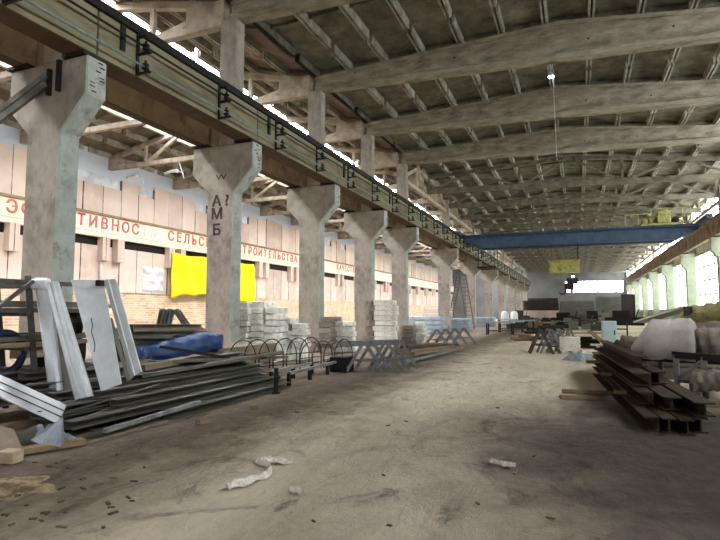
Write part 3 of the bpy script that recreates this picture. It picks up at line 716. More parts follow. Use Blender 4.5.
# ------------------------------------------------------------------ long dark bar pile
random.seed(21)
NB = 0
def cprof(w, h, t_=.012):  # C channel open to +u
    return [(-w/2,-h/2),(w/2,-h/2),(w/2,-h/2+t_),(-w/2+t_,-h/2+t_),(-w/2+t_,h/2-t_),(w/2,h/2-t_),(w/2,h/2),(-w/2,h/2)]
LAY = 6
for j in range(LAY):
    x0 = -5.7 - .24*j; nrow = 4 if j < LAY-1 else 9
    for k in range(nrow):
        x = x0 - .215*k + random.uniform(-.01, .01); z = .065 + .118*j
        ya = 5.1 + random.uniform(-.15, 1.7) + (0.0 if j else .3) - .1*k; ln = 10.0 - ya + random.uniform(-.25, .5); yaw = R(random.uniform(-.35, .35)) + R(-1.0)
        d = Vector((math.sin(yaw), math.cos(yaw), 0)); p = Vector((x, ya, z))
        b = MB(); q_ = p+d*ln
        b.bar(p, q_, .15,.1, prof=cprof(.17, .1))
        o = b.build('steel_channel', M['steel'])
        nm = ['bottom','second','third','fourth','fifth','top'][j]
        tag(o, 'long dark steel channel in the %s layer of the big pile beside the aisle' % nm, 'steel channel', 'dark channels piled beside the aisle'); NB += 1
for j, y in enumerate((6.0, 9.3)):   # timber bearers filling behind
    pass
b = MB(); b.box(-8.8, -7.75, 7.5, 10.2, 0, .45); tag(b.build('profile_bundle', M['steel'], bevel=.02), 'wide dark bundle of profiles under the leaning sheets', 'bundle')
# loose bent flats and upper wrapped bundles
def loose(name, label, pts, w, h, m, cat, F=None):
    P_ = [W(x, y, f) for x, y, f in pts]; b = MB()
    for a_, c_ in zip(P_[:-1], P_[1:]): b.bar(a_, c_, w, h)
    return tag(b.build(name, m), label, cat)
loose('flat_bar', 'thin flat bar sticking out left from the pile top', ((66,412,7.4),(160,384,8.8)), .06, .02, M['steel'], 'steel bar')
loose('flat_bar', 'thin bent flat bar low at the left end of the pile', ((68,425,7.0),(110,408,7.9),(190,395,9.1)), .06, .02, M['steel'], 'steel bar')
loose('flat_bar', 'pale edged bar end lying on dirt under the pile', ((104,431,6.95),(200,402,8.8)), .07, .05, M['greyp'], 'steel bar')
loose('long_profile', 'grey-brown long profile lying on top of the pile', ((140,376,9.0),(282,352,12.3)), .12, .06, M['steel'], 'profile')
loose('long_profile', 'dark flat profile lying highest over the pile by the tarpaulin', ((152,362,9.6),(285,357,12.6)), .2, .05, M['steel'], 'profile')
loose('long_profile', 'dark thin profile angled across the blue tarpaulin', ((162,347,9.6),(228,358,11.2)), .12, .05, M['black'], 'profile')
loose('long_profile', 'pale brown profile just below the blue tarpaulin', ((140,368,9.2),(205,356,11.0)), .22, .1, M['khaki'], 'profile')

# wrapped bundles behind (khaki) and blue tarpaulin
def bundle(name, label, a_, c_, w, h, m, cat, sag=.04, mats=None, seed=1):
    random.seed(seed); a_ = Vector(a_); c_ = Vector(c_); d = (c_-a_); s_ = d.cross(Vector((0,0,1))).normalized(); b = MB(); nu, nv = 26, 12
    ph = [random.uniform(0, 6) for _ in range(6)]
    def fn(u, v):
        t_ = 2*math.pi*v; r1 = math.copysign(abs(math.cos(t_))**.55, math.cos(t_)); r2 = math.copysign(abs(math.sin(t_))**.55, math.sin(t_))
        cr = sag*(math.sin(9*u*3+ph[0]+3*t_)+.6*math.sin(23*u+ph[1]-2*t_)+.5*math.sin(41*u+5*t_+ph[2])); e = 1-.25*max(0, (abs(u-.5)-.42)/.08)
        return a_ + d*u + s_*(r1*(w/2+cr)*e) + Vector((0,0,1))*(r2*(h/2+cr*.7)*e)
    b.grid(fn, nu, nv); n = len(b.v)
    b.f.append(tuple(range(0, nv))); b.m.append(0); b.f.append(tuple(range(n-nv-1, n-1))); b.m.append(0)
    return tag(b.build(name, m, smooth=True), label, cat)
bundle('wrapped_bundle', 'grey-brown wrapped long bundle beneath the small leaning channels', W(125,331,11.0), W(200,332,14.0), .6, .26, M['khaki'], 'bundle', .012, seed=3)
bundle('tarpaulin_bundle', 'long bundle wrapped in bright blue tarpaulin behind the pile', W(136,357,9.8), W(213,340,12.6), .7, .4, M['blue'], 'tarpaulin', .028, seed=5)
bundle('wrapped_bundle', 'low brown roll lying in front of the blue tarpaulin', W(128,366,9.4), W(190,359,11.2), .3, .18, M['khaki'], 'bundle', .02, seed=6)
# supporting mass of stacked profiles under bundles
b = MB()
for i in range(3):
    for j in range(3): b.box(-9.0+.46*i, -8.6+.46*i, 10.4, 12.6+.2*((i*7+j*3) % 3), .26*j, .26*j+.23)
tag(b.build('profile_stack', M['khaki'], bevel=.01), 'low stack of brown profiles under the wrapped bundles', 'stack')
# straight profiles stacked behind and dark things in the rack
for i in range(4):
    for j in range(3):
        a_, c_ = W(128+3*i,328+7*j,10.9-.35*i), W(186+6*i,327+7*j,14.2-.35*i); b = MB(); b.bar(a_, c_, .14, .13, prof=cprof(.15,.14))
        tag(b.build('long_profile', M['steel' if (i+j) % 3 else 'khaki']), 'long straight profile in the stack behind the blue tarpaulin, %s row' % ('top','middle','bottom')[j], 'profile', 'straight profiles behind the blue tarpaulin')
for (x, y, F_, w_, h_, l_) in ((64,322,9.3,.5,.42,'black plastic sack on rack between the leaning sheets'),(60,352,9.2,.7,.5,'dark sack on lower rack level behind leaning sheets'),(122,352,10.0,.6,.5,'black sack behind the narrow leaning sheet')):
    p = W(x, y, F_); bundle('plastic_sack', l_, p+Vector((-.1,-w_/2,0)), p+Vector((.1,w_/2,0)), .4, h_, M['black'], 'sack', .02, seed=33)
# foil patch, downpipe on the side wall
p0, p1 = WX(143,266,-27.9), WX(163,292,-27.9); b = MB(); b.grid(lambda u, v: (-27.9+.04*math.sin(9*u+7*v)+.03*math.sin(17*v), p0.y+(p1.y-p0.y)*u, p1.z+(p0.z-p1.z)*v), 14, 14)
tag(b.build('foil_sheet', M['foil'], solid=.01), 'silver foil sheet patched on the side wall left of yellow tarpaulin', 'foil')
p0, p1 = WX(101,247,-27.85), WX(101,281,-27.85); b = MB(); b.lathe((p0.x, p0.y, p1.z), [(.09,0),(.09,p0.z-p1.z)], 10)
tag(b.build('downpipe', M['pipewhite'], smooth=True), 'short white vertical pipe on side wall above the widest sheet', 'pipe')
# little leaning channels
for k, (xb, xt, yt) in enumerate(((159,163,309),(166,171,309),(187,176,310))):
    b = MB(); b.bar(W(xb, 327, 13.5), W(xt, yt, 13.5), .12, .1, prof=cprof(.2,.1)); b.bar(W(xb+3, 327, 13.6), W(xt+3, yt+1, 13.6), .05, .08)
    tag(b.build('short_channel', M['greyp'] if k < 2 else M['steel']), ['leftmost short grey channel leaning above the wrapped bundles','middle short grey channel leaning above the wrapped bundles','dark short channel leaning the other way above the bundles'][k], 'steel channel', 'short channels leaning by the brick wall')
# post of the stack at right end and low bench frame
a_ = G(276, 394); t = empty('stack_post', a_, 'short dark post standing at the right end of the steel pile', 'post')
MB().bar(a_, a_+Vector((0,0,.5)), .06, .06).build('post', M['black'], t); MB().cbox(a_+Vector((0,0,.02)), (.12,.12,.03)).build('base_plate', M['black'], t)
p0, p1 = G(289,386), G(343,370); t = empty('low_frame', p0, 'long low steel frame with short legs right of the steel pile', 'steel frame')
q0, q1 = p0+Vector((-.5,.1,0)), p1+Vector((-.5,.1,0)); hz = Vector((0,0,.27))
b = MB(); b.bar(p0+hz, p1+hz, .08, .06); b.build('top_rail', M['greyp'], t); b = MB(); b.bar(q0+hz, q1+hz, .08, .06); b.build('top_rail', M['greyp'], t)
for f in (0, .33, .66, 1):
    for a_, c_ in ((p0,p1),(q0,q1)):
        m_ = a_.lerp(c_, f); MB().bar(m_, m_+hz, .07, .07).build('leg', M['black'], t)
# small wood blocks
for i, (x, y, s_, m_) in enumerate(((254,409,.14,'wood'),(203,424,.2,'wood'))):
    g = G(x, y); MB_ = MB().cbox(g+Vector((0,0,.035)), (s_,.1,.07), Matrix.Rotation(R(30+50*i),3,'Z'))
    tag(MB_.build('wood_block', M[m_], bevel=.006), ['small pale wood block on floor by right end of pile','flat tan wood piece on floor in front of pile'][i], 'wood block')
g = G(4, 466); b = MB().cbox(g+Vector((-.05,.1,.07)), (.2,.16,.13), Matrix.Rotation(R(10),3,'Z')); tag(b.build('foam_block', M['woodlt'], bevel=.01), 'yellowish foam block at lower left picture edge', 'block')
# scrap timber and plank lower left
b = MB(); b.bar(G(-30,459,.05), G(84,441,.05), .14, .07); tag(b.build('timber_plank', M['wood'], bevel=.005), 'weathered plank on the dirt at lower left corner', 'plank')
b = MB(); b.bar(G(-20,432,.1), G(60,418,.1), .16, .1); tag(b.build('timber_beam', M['wood'], bevel=.005), 'dark timber beam on floor under the grooved profile', 'timber')
b = MB(); b.bar(G(-20,446,.08), G(55,430,.08), .2, .14); tag(b.build('timber_beam', M['steel'], bevel=.005), 'grey square beam on floor behind the plastic film', 'timber')
random.seed(8)
def film(name, label, cx, cy, sx, sy, h, m, cat, rot=0, seed=1, n=26):
    random.seed(seed); g = G(cx, cy); ph = [random.uniform(0, 6.28) for _ in range(8)]; b = MB(); ca, sa = math.cos(rot), math.sin(rot)
    def fn(u, v):
        a, c = (u-.5)*2, (v-.5)*2; rr = max(abs(a), abs(c)); th = math.atan2(c, a)
        k = (1-.22*math.sin(3*th+ph[0])-.12*math.sin(7*th+ph[1]))*(1/max(.001, math.hypot(a, c))*rr if rr > 0 else 1)
        x, y = a*k*sx/2, c*k*sy/2
        z = h*(max(0, 1-rr**1.6))*(.55+.45*abs(math.sin(5*a+ph[2]+2*c)*math.cos(4*c+ph[3]-a)))+.02*h*abs(math.sin(17*a+ph[4])) + .006
        z += h*.18*abs(math.sin(11*a+7*c+ph[5]))*(1-rr**3)
        return g + Vector((x*ca-y*sa, x*sa+y*ca, max(.004, z)))
    b.grid(fn, n, n)
    return tag(b.build(name, m, smooth=False, solid=.003), label, cat)
film('plastic_film', 'crumpled clear plastic film on floor by the grooved profile', 46, 441, .7, .3, .2, M['film'], 'plastic film', rot=R(20), seed=2)
g = W(62, 420, 6.75); 
b = MB(); pk = [W(63,418,6.8), W(64,444,6.45), W(44,446,6.4), W(36,432,6.7), W(50,424,6.8)]
b.add([W(63,417,6.75)]+[W(64,443,6.4),W(55,446,6.3),W(42,445,6.4),W(30,440,6.6),W(46,431,6.75)]+[W(60,447,6.2)], [(0,1,6),(0,6,2),(0,2,3),(0,3,5),(3,4,5)])
tag(b.build('plastic_film', M['film'], solid=.004), 'taller fold of clear film hanging from end of the grooved profile', 'plastic film')
b = MB(); b.add([W(-8,424,6.4),W(14,430,6.3),W(23,449,6.1),W(-8,452,6.0)], [(0,1,2,3)]); tag(b.build('burlap_sheet', M['khaki'], solid=.02), 'brown sacking sheet propped at left picture edge', 'sacking')

# ------------------------------------------------------------------ wire hoops
g0, g1 = W(231,352,14.4), W(345,350,18.0)
def hoop_panel(name, label, x0, x1, yb, yt, F0, F1, nh, grp='wire hoop fence panels'):
    t = empty(name, W((x0+x1)/2, yb, (F0+F1)/2), label, 'wire fence', grp)
    a_ = W(x0, yb, F0); c_ = W(x1, yb, F1); ht = (W(x0, yt, F0)-a_).z; a_.z = c_.z = (a_.z+c_.z)/2; up = Vector((0,0,1)); d = (c_-a_); step = 1/nh
    for k in range(nh):
        u0 = k*step; u1 = u0+step*1.75; pts = []
        for i in range(15):
            f = i/14; th = math.pi*f; u = u0+(u1-u0)*(.5-.5*math.cos(th)); z = (ht-.42)+.42*math.sin(th)
            pts.append(a_+d*u+up*z)
        pts = [a_+d*u0]+pts+[a_+d*u1]
        b = MB(); b.tube(pts, .013, 6); b.build('hoop', M['black'], t, smooth=True)
    b = MB(); b.tube([a_+up*(ht*.45), c_+d*.1+up*(ht*.45)], .012, 5); b.tube([a_+up*.06, c_+d*.1+up*.06], .012, 5); b.build('wire', M['black'], t)
hoop_panel('hoop_fence', 'black wire hoop fence panel, larger left one before white blocks', 229, 312, 368, 337, 12.6, 14.2, 6)
hoop_panel('hoop_fence', 'black wire hoop fence panel, right one by the trestles', 300, 345, 368, 339, 13.6, 15.4, 4)

# ------------------------------------------------------------------ trestles (A frames)
def trestle(loc, rz, L_, H_, S_, label, grp, name='steel_trestle', m=None, dark=False):
    m = m or M['greyp']; loc = Vector(loc); t = empty(name, loc, label, 'trestle', grp); rt = Matrix.Rotation(rz, 3, 'Z')
    T_ = lambda x, y, z: loc + rt @ Vector((x, y, z))
    for sx in (-1, 1):
        for sy in (-1, 1):
            b = MB(); b.bar(T_(sx*S_/2, sy*L_/2, .02), T_(sx*.03, sy*L_/2, H_), .08, .04, up=tuple(rt@Vector((0,1,0)))); b.build('leg', m, t)
    b = MB(); b.bar(T_(0,-L_/2-.05,H_), T_(0,L_/2+.05,H_), .09, .07); b.build('top_bar', m, t)
    for sy in (-1, 1): MB().bar(T_(-S_*.3,sy*L_/2,H_*.4), T_(S_*.3,sy*L_/2,H_*.4), .04, .04).build('cross_bar', m, t)
    return t
w1 = ['leftmost','second','third','fourth','rightmost']
for k in range(5):
    g = G((363, 371, 385, 391, 399)[k], 372.5-.9*k); trestle((g.x, g.y+.1, 0), R(20), .3, .78, .95, '%s grey steel trestle in near group beside white block stack' % w1[k], 'grey trestles in the near group')
for k in range(4):
    g = G(437+9*k, 346-.8*k); trestle((g.x, g.y, 0), R(18), .5, .75, 1.1, '%s grey trestle in far group by the leaning ladder' % w1[k], 'grey trestles in the far group')
for k in range(4):
    g = G(541+9*k, 354-.5*k); trestle((g.x, g.y, 0), R(10+9*(k % 2)), .5, .9, .85, '%s trestle in cluster right of the aisle before the white crate' % (w1[k] if k < 3 else 'rightmost'), 'trestles on right of the aisle', m=M['rackp'] if k == 0 else M['greyp'])
b = MB(); b.bar(W(340,344,15.9), W(398,342,16.3), .1, .16, up=(0,0,1)); tag(b.build('steel_plate', M['greyp']), 'wide grey-green steel plate laid over the near trestles', 'plate')
b = MB(); a_ = W(330,363,14.8); b.cbox((a_.x+.35,a_.y,.2), (.5,.5,.4)); tag(b.build('scrap_bin', M['black'], bevel=.02), 'black scrap bin under the steel plate', 'bin')
# long planks right of near trestles
for i, (x0,y0,x1,y1,F0,F1,m_,w_,l_) in enumerate(((404,347,456,345,17.6,24.5,'rust',.25,'rusty long plank uppermost in the low stack behind trestles'),(410,354,460,347,16.8,23.5,'wood',.3,'tan long plank in the low stack behind trestles'),
    (412,360,458,349,16.4,22.5,'greyp',.12,'grey long bar nearest the aisle in the low stack'),(404,362,440,352,15.9,20.8,'greyp',.12,'short dark bar at left end of the low stack'),(405,351,450,346,17.4,23.6,'khaki',.4,'brown long board in the low stack behind trestles'))):
    a_, c_ = W(x0,y0,F0), W(x1,y1,F1); a_.z = max(a_.z,.06); c_.z = max(c_.z,.06)
    b = MB(); b.bar(a_, c_, w_, .09); tag(b.build('long_plank', M[m_]), l_, 'plank')
for i in range(3):
    g = G(418+14*i, 357-3*i); tag(MB().cbox((g.x-.5, g.y+.6, .14), (1.2,.14,.28)).build('timber_bearer', M['wood']), 'timber bearer under the long planks, %s' % w1[i], 'timber', 'bearers under the long planks')

# ------------------------------------------------------------------ block stacks
def blocks(cx, yb, yt, F, ncol, wpx, label, m='whiteb', dep=.6, seed=1, hgt=.2, grp=None, jit=.09, name='foam_block_slab'):
    random.seed(seed); base = W(cx, yb, F); top = W(cx, yt, F).z; wid = wpx/FPX*F/ncol; rt = Matrix.Rotation(R(8), 3, 'Z'); n = 0
    for c in range(ncol):
        tz = top*(1-random.random()*.12); k = 0; z = 0
        while z < tz-.03:
            off = (c-(ncol-1)/2)*wid
            p = Vector((base.x, base.y, 0)) + rt @ Vector((off*cT+random.uniform(-jit, jit), off*sT+random.uniform(-jit, jit), 0)); h = hgt*random.uniform(.85, 1.1)
            b = MB(); b.cbox(p+Vector((0,0,z+h/2)), (wid*random.uniform(.82,.98), dep*random.uniform(.85,1), h-.018), Matrix.Rotation(R(8)+random.uniform(-.05,.05),3,'Z'))
            tag(b.build(name, M[m], bevel=.015), label, 'block', grp or label); n += 1; z += h
    return n
blocks(262, 358, 302, 17.6, 3, 40, 'white block in the left stacks between second and third columns', seed=1, dep=1.1, jit=.04)
blocks(293, 358, 318, 18.4, 2, 26, 'white block in the lower stacks just left of third column', seed=2, dep=.8)
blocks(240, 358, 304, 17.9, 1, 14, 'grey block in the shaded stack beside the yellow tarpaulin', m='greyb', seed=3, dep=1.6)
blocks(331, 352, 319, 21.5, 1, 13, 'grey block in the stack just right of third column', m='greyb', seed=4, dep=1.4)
blocks(345, 350, 320, 21.9, 2, 22, 'white block in the narrow stacks left of fourth column', seed=5, dep=.7)
blocks(386, 348, 297, 25.2, 1, 24, 'white block in the tallest stack right of fourth column', seed=6, dep=.9, hgt=.24, jit=.03)
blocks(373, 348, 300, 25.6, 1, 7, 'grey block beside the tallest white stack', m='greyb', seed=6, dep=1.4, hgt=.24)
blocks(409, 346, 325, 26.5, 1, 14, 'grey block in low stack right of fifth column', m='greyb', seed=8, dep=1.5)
blocks(421, 345, 321, 27.0, 1, 10, 'white block in low stack right of fifth column', seed=7, dep=.9)

# ------------------------------------------------------------------ yellow tarpaulin on the wall
b = MB(); ya, yb_ = WX(171,252,-27.5).y, WX(254,262,-27.5).y; zt = 5.95; zb = 2.55
def yt_(u, v):
    y = ya+(yb_-ya)*u; z0 = zb+.25*math.sin(u*5)+.15*abs(math.sin(u*13)); z1 = zt-.1*abs(math.sin(u*9.4)); z = z0+(z1-z0)*v
    return (-27.42+.07*math.sin(u*38+4*v)+.05*math.sin(u*17-v*5)+.04*math.sin(v*9+u*6), y, z)
b.grid(yt_, 70, 18); tag(b.build('yellow_tarpaulin', M['yellow'], smooth=True, solid=.01), 'bright yellow tarpaulin sheet hung on side wall below the slogan', 'tarpaulin')

# ------------------------------------------------------------------ ladder and lattice near column six
def ladder(name, label, p, q, wvec, n, m):
    t = empty(name, p, label, 'ladder'); p = Vector(p); q = Vector(q); w = Vector(wvec)
    for s_ in (0, 1): MB().bar(p+w*s_, q+w*s_, .09, .09).build('stile', m, t)
    for k in range(n):
        f = (k+.5)/n; MB().bar(p.lerp(q, f), p.lerp(q, f)+w, .05).build('rung', m, t)
p, q = WY(468, 332, 50.5), WY(459, 274, 50.5)
ladder('leaning_ladder', 'rusty tall ladder leaning up to crane beam between columns', (p.x, p.y, 0), q, (.62,0,0), 14, M['rackp'])
p, q = WY(451, 300, 50.5), WY(456, 277, 50.5)
p2 = WY(447, 331, 50.5)
ladder('lattice_strut', 'thinner lattice strut crossing left of the tall leaning ladder', (p2.x, p2.y, 0), WY(457, 276, 50.5), (.35,0,0), 16, M['rackp'])

# ------------------------------------------------------------------ distant left: machines, tanks, tables
for i, (x, y0, y1, F, w_) in enumerate(((505,331,311,62,.85),(514.5,331,311,66,.85))):
    bx = W(x, 330, F); top = W(x, y1, F).z
    b = MB(); b.lathe((bx.x, bx.y, 0), [(w_*.45,0),(w_*.5,.15),(w_*.5,top-.3),(w_*.3,top-.05),(.1,top)], 18); tag(b.build('white_tank', M['pipewhite'], smooth=True), ['left of two tall white upright tanks beyond far columns','right of two tall white upright tanks beyond far columns'][i], 'tank')
for i, (x, F) in enumerate(((500,38),(511,42),(523,46),(508,55))):
    g = W(x, 327, F); t = empty('work_table', (g.x, g.y, 0), '%s dark steel work table at far end of left colonnade' % w1[i], 'table', 'work tables far along the aisle')
    hx = .95; b = MB(); b.box(g.x-hx, g.x+hx, g.y-.5, g.y+.5, .8, .88); b.build('table_top', M['bluesheet'], t)
    for sx in (-1, 1):
        for sy in (-1, 1): MB().bar((g.x+sx*hx*.9, g.y+sy*.42, 0), (g.x+sx*hx*.9, g.y+sy*.42, .8), .08).build('leg', M['black'], t)
    b = MB(); b.box(g.x-hx*.9, g.x+hx*.9, g.y-.42, g.y+.42, .25, .3); b.build('shelf', M['black'], t)
for i, (x, y0, y1, F, w_, m_, l_) in enumerate(((424,335,316,40,3.2,'bluesheet','blue-grey wrapped pallet behind the far trestles, left'),(456,333,318,46,2.6,'bluesheet','blue-grey wrapped pallet behind the leaning ladder'),(435,333,308,52,2.2,'pink','pinkish cabinet seen between fifth and sixth columns'),
     (484,332,317,58,2.4,'bluesheet','blue-grey pallet between far columns right of ladder'))):
    g = W(x, 325, F); h_ = W(x, y1, F).z
    b = MB()
    for k in range(4): b.cbox((g.x+.05*(k % 2), g.y, h_*(k+.5)/4), (w_*(1-.04*k), 1.6, h_/4-.03))
    tag(b.build('wrapped_pallet', M[m_], bevel=.04), l_, 'pallet')

# ------------------------------------------------------------------ far end: hut, screens, machines
F = 88.0; a_, c_ = W(523.5,320,F), W(558,320,F-6)
t = empty('site_hut', ((a_.x+c_.x)/2, (a_.y+c_.y)/2, 0), 'dark hut with long pinkish sign panel near the end wall', 'hut')
zt_, zb_ = W(540,310.5,F-3).z, W(540,319.5,F-3).z
b = MB(); b.box(a_.x, c_.x, a_.y+.3, a_.y+5, 0, zt_+1.6); b.build('body', M['hut'], t)
b = MB(); b.box(a_.x, c_.x, a_.y-.6, a_.y-.4, zb_, zt_); b.build('fascia', M['pink'], t)
b = MB()
for f in (0, .33, .66, 1): x = a_.x+(c_.x-a_.x)*f; b.box(x-.12, x+.12, a_.y-.5, a_.y-.3, 0, zb_)
b.box(a_.x, c_.x, a_.y-.5, a_.y+.3, zt_, zt_+.1); b.build('canopy_frame', M['hut'], t)
b = MB(); x0, x1 = WY(559,310,118).x, WY(594,310,118).x; zt_ = WY(575,301,118).z
b.box(x0, x1, 118, 118.2, 0, zt_); tag(b.build('plank_screen', M['plankwall']), 'tall grey plank screen across the end of the hall', 'screen')
b = MB(); x0, x1 = WY(528,310,122).x, WY(558,310,122).x; b.box(x0, x1, 122, 124, 0, WY(540,301,122).z+.6); tag(b.build('plank_screen', M['hut']), 'dark partition behind the site hut at end wall', 'screen')
b = MB(); x0, x1 = WY(596,310,112).x, WY(622,310,112).x; b.box(x0, x1, 112, 112.3, 0, 4.4); b.box(x0+1.5, x0+1.8, 111.9, 112, 0, 4.4); tag(b.build('plank_screen', M['farwall']), 'grey partition at the right end under the end windows', 'screen')
b = MB(); x = WY(612,300,104).x; b.box(7.1, 9.4, 104, 106, 0, 4.6); tag(b.build('corner_partition', M['hut']), 'dark partition box at the far right corner of hall', 'partition')
random.seed(31)
for i in range(12):   # row of machines at the far end
    f = i/11; g = W(520+80*f+random.uniform(-2,2), 333-1.5*random.random(), 50+random.uniform(-6,10)); w_ = random.uniform(1.0,2.4); h_ = random.uniform(.5,1.2)
    b = MB(); b.box(g.x-w_/2, g.x+w_/2, g.y-.5, g.y+.5, 0, h_*.7); b.cbox((g.x+random.uniform(-.3,.3), g.y, h_*.85), (w_*.5,.6,h_*.3)); b.bar((g.x-w_/2,g.y-.55,h_*.75),(g.x+w_/2,g.y-.55,h_*.75+.1),.08)
    tag(b.build('machine', random.choice([M['hut'], M['rackp'], M['greyp'], M['black'], M['wood']]), bevel=.03), 'dark machine in the cluttered row across the far aisle, %s from the left' % ORD[i], 'machine', 'machines across the far aisle')

random.seed(77)
for i in range(14):
    f = i/13; F_ = random.uniform(62, 92); x = 522+100*f+random.uniform(-3,3); g = W(x, 320, F_); w_ = random.uniform(2.2,4.2); h_ = random.uniform(.9,2.0) if not .02 < f < .4 else .75
    b = MB(); b.box(g.x-w_/2, g.x+w_/2, g.y-.7, g.y+.7, 0, h_*.55); b.box(g.x-w_*.3, g.x+w_*.15, g.y-.5, g.y+.5, h_*.55, h_); b.bar((g.x+w_*.3,g.y,h_*.5),(g.x+w_*.38,g.y,h_*1.1),.12)
    b.lathe((g.x-w_*.4, g.y-.72, h_*.3), [(.1,0),(.24,-.04),(.24,-.12)], 10, axis=(0,1,0))
    tag(b.build('machine', M[('hut','rackp','black','hut','greyb','khaki','black')[i % 7]], bevel=.04), 'dark low machine before the end wall screens, %s from the left' % ORD[i], 'machine', 'machines before the end wall')
# ------------------------------------------------------------------ right middle clutter
g = G(609, 352); F_ = 23; bx = W(609.5, 345, 24); h_ = W(609.5, 321, 24).z
t = empty('cabinet', (bx.x, bx.y, 0), 'tall pale blue-white cabinet standing right of the far aisle', 'cabinet')
MB().box(bx.x-.3, bx.x+.3, bx.y-.3, bx.y+.3, 0, h_).build('body', M['pale_cab'], t, bevel=.02); MB().box(bx.x-.27, bx.x+.27, bx.y-.33, bx.y-.3, .1, h_-.05).build('door', M['pale_cab'], t, bevel=.01)
MB().box(bx.x+.18, bx.x+.22, bx.y-.37, bx.y-.33, h_*.5, h_*.5+.2).build('handle', M['black'], t)
bx = W(620, 345, 25); t = empty('open_frame', (bx.x, bx.y, 0), 'black open steel frame standing right beside pale blue cabinet', 'frame')
b = MB()
for sx in (-.32, .32): b.box(bx.x+sx-.03, bx.x+sx+.03, bx.y-.05, bx.y+.05, 0, h_+.05)
for z in (.2, .8, h_): b.box(bx.x-.32, bx.x+.32, bx.y-.04, bx.y+.04, z-.03, z+.03)
b.build('frame', M['black'], t)
bx = W(570, 345, 20.8); h_ = W(570,337,20.8).z; b = MB(); b.box(bx.x-.36, bx.x+.36, bx.y-.35, bx.y+.35, .12, h_)
for z in (.3,.45,.6): b.box(bx.x-.37, bx.x+.37, bx.y-.36, bx.y+.36, z, z+.03)
for sx in (-.28, .2): b.box(bx.x+sx, bx.x+sx+.1, bx.y-.35, bx.y+.35, 0, .12)
tag(b.build('white_crate', M['whiteb'], bevel=.02), 'white ribbed crate behind the trestles right of aisle', 'crate')
random.seed(17)
cl = [('tan plank heap end left of tarpaulin',600,352,17,.8,.35,'wood'),('pale scrap sheet lying before the cabinet',592,350,19,.7,.2,'whiteb'),('grey scrap drum left of the tarpaulin heap',622,350,15,.5,.6,'greyb'),('brown scrap pile against the tarpaulin heap',633,352,14.5,.6,.7,'khaki'),('dark scrap box behind the trestles',585,340,24,1.2,.5,'black'),('grey low pallet beyond the trestles',560,338,27,2.2,.4,'wood'),('dark scrap bin at the far side of aisle',547,335,31,1.6,.8,'hut'),('pale pallet across the aisle beyond trestles',525,336,30,1.4,.35,'wood')]
for i, (l_, x, y, F, w_, h_, m_) in enumerate(cl):
    g = W(x, y, F); b = MB()
    for k in range(5):
        b.cbox((g.x+random.uniform(-.3,.3)*w_, g.y+random.uniform(-.2,.2), h_*(.12+k*.2)), (w_*random.uniform(.5,1), random.uniform(.2,.7), h_*.19), Matrix.Rotation(random.uniform(-.5,.5),3,'Z'))
    tag(b.build('scrap_heap', M[m_], bevel=.01), l_, 'scrap')
b = MB(); g = G(500,350)
for i, (x0,y0,x1,y1,F0,F1,l_) in enumerate(((560,333,612,333,24,25,'long pale plank laid on trestles across the clutter'),(536,345,560,347,24,22,'short pale plank over the trestles left end'),(590,331,612,350,22,19,'bent thin pipe slanting by the cabinet'))):
    tag(MB().bar(W(x0,y0,F0),W(x1,y1,F1),.16,.05).build('loose_plank', M['wood']), l_, 'plank')
film('bluish_film', 'small heap of pale blue-white wrapping by the rusty beams', 579, 361, .9, .5, .3, M['bluesheet'], 'plastic film', seed=9)

# ------------------------------------------------------------------ rusty beam pile (right)
def ibeam(w, h, t_=.02):
    return [(-w/2,-h/2),(w/2,-h/2),(w/2,-h/2+t_),(t_/2,-h/2+t_),(t_/2,h/2-t_),(w/2,h/2-t_),(w/2,h/2),(-w/2,h/2),(-w/2,h/2-t_),(-t_/2,h/2-t_),(-t_/2,-h/2+t_),(-w/2,-h/2+t_)]
A = G(652, 432); B = G(596, 374); dv = (B-A); dv.z = 0; dv.normalize(); sv = Vector((dv.y, -dv.x, 0))
pile = [ # across, height centre, start, length, w, h, kind
 (0.0,.10,0.0,7.0,.18,.2,'c','outermost rusty channel at bottom of the beam pile'),
 (.2,.10,-.05,7.2,.17,.2,'i','second rusty beam in the bottom layer of the beam pile'),
 (.4,.10,-.1,7.0,.17,.2,'i','third rusty beam in the bottom layer of the beam pile'),
 (.6,.10,.1,6.8,.17,.2,'i','inner rusty beam in the bottom layer of the beam pile'),
 (.10,.31,.9,6.6,.2,.18,'c','outer rusty channel in the middle layer of the beam pile'),
 (.36,.31,.5,6.4,.24,.18,'i','wide ochre-edged beam in the middle layer of the pile'),
 (.66,.31,.1,6.6,.24,.18,'i','inner beam in the middle layer of the pile, reaching nearest'),
 (.15,.52,1.5,6.4,.26,.2,'c','rusty channel with bright flange on top of the pile'),
 (.45,.52,1.8,6.0,.2,.2,'i','second beam on top of the rusty beam pile'),
 (.30,.73,2.4,5.6,.2,.18,'i','uppermost rusty beam of the pile')]
for (a, z, s0, ln, w_, h_, kd, l_) in pile:
    p = A+sv*a+dv*s0+Vector((0,0,z)); b = MB()
    pr = ibeam(w_, h_) if kd == 'i' else [(-x, y) for x, y in cprof(w_, h_, .02)]
    b.bar(p, p+dv*ln, w_, h_, prof=pr)
    tag(b.build('rusty_beam', M['rust']), l_, 'steel beam', 'rusty beams piled on the right')
for i, (x, y, F) in enumerate(((606,374,11.2),(620,392,9.4))):
    g = W(x, y, F); tag(MB().cbox(g, (.2,.1,.06)).build('wood_spacer', M['wood']), ['far wooden spacer block between rusty beams','near wooden spacer block between rusty beams'][i], 'wood block')
for i, (x0,y0,x1,y1) in enumerate(((562,391,612,393),(560,397,606,398))):
    tag(MB().bar(G(x0,y0,.04), G(x1,y1,.04), .12, .07).build('floor_plank', M['wood'], bevel=.005), ['farther short plank on floor left of the beam pile','nearer short plank on floor left of the beam pile'][i], 'plank')
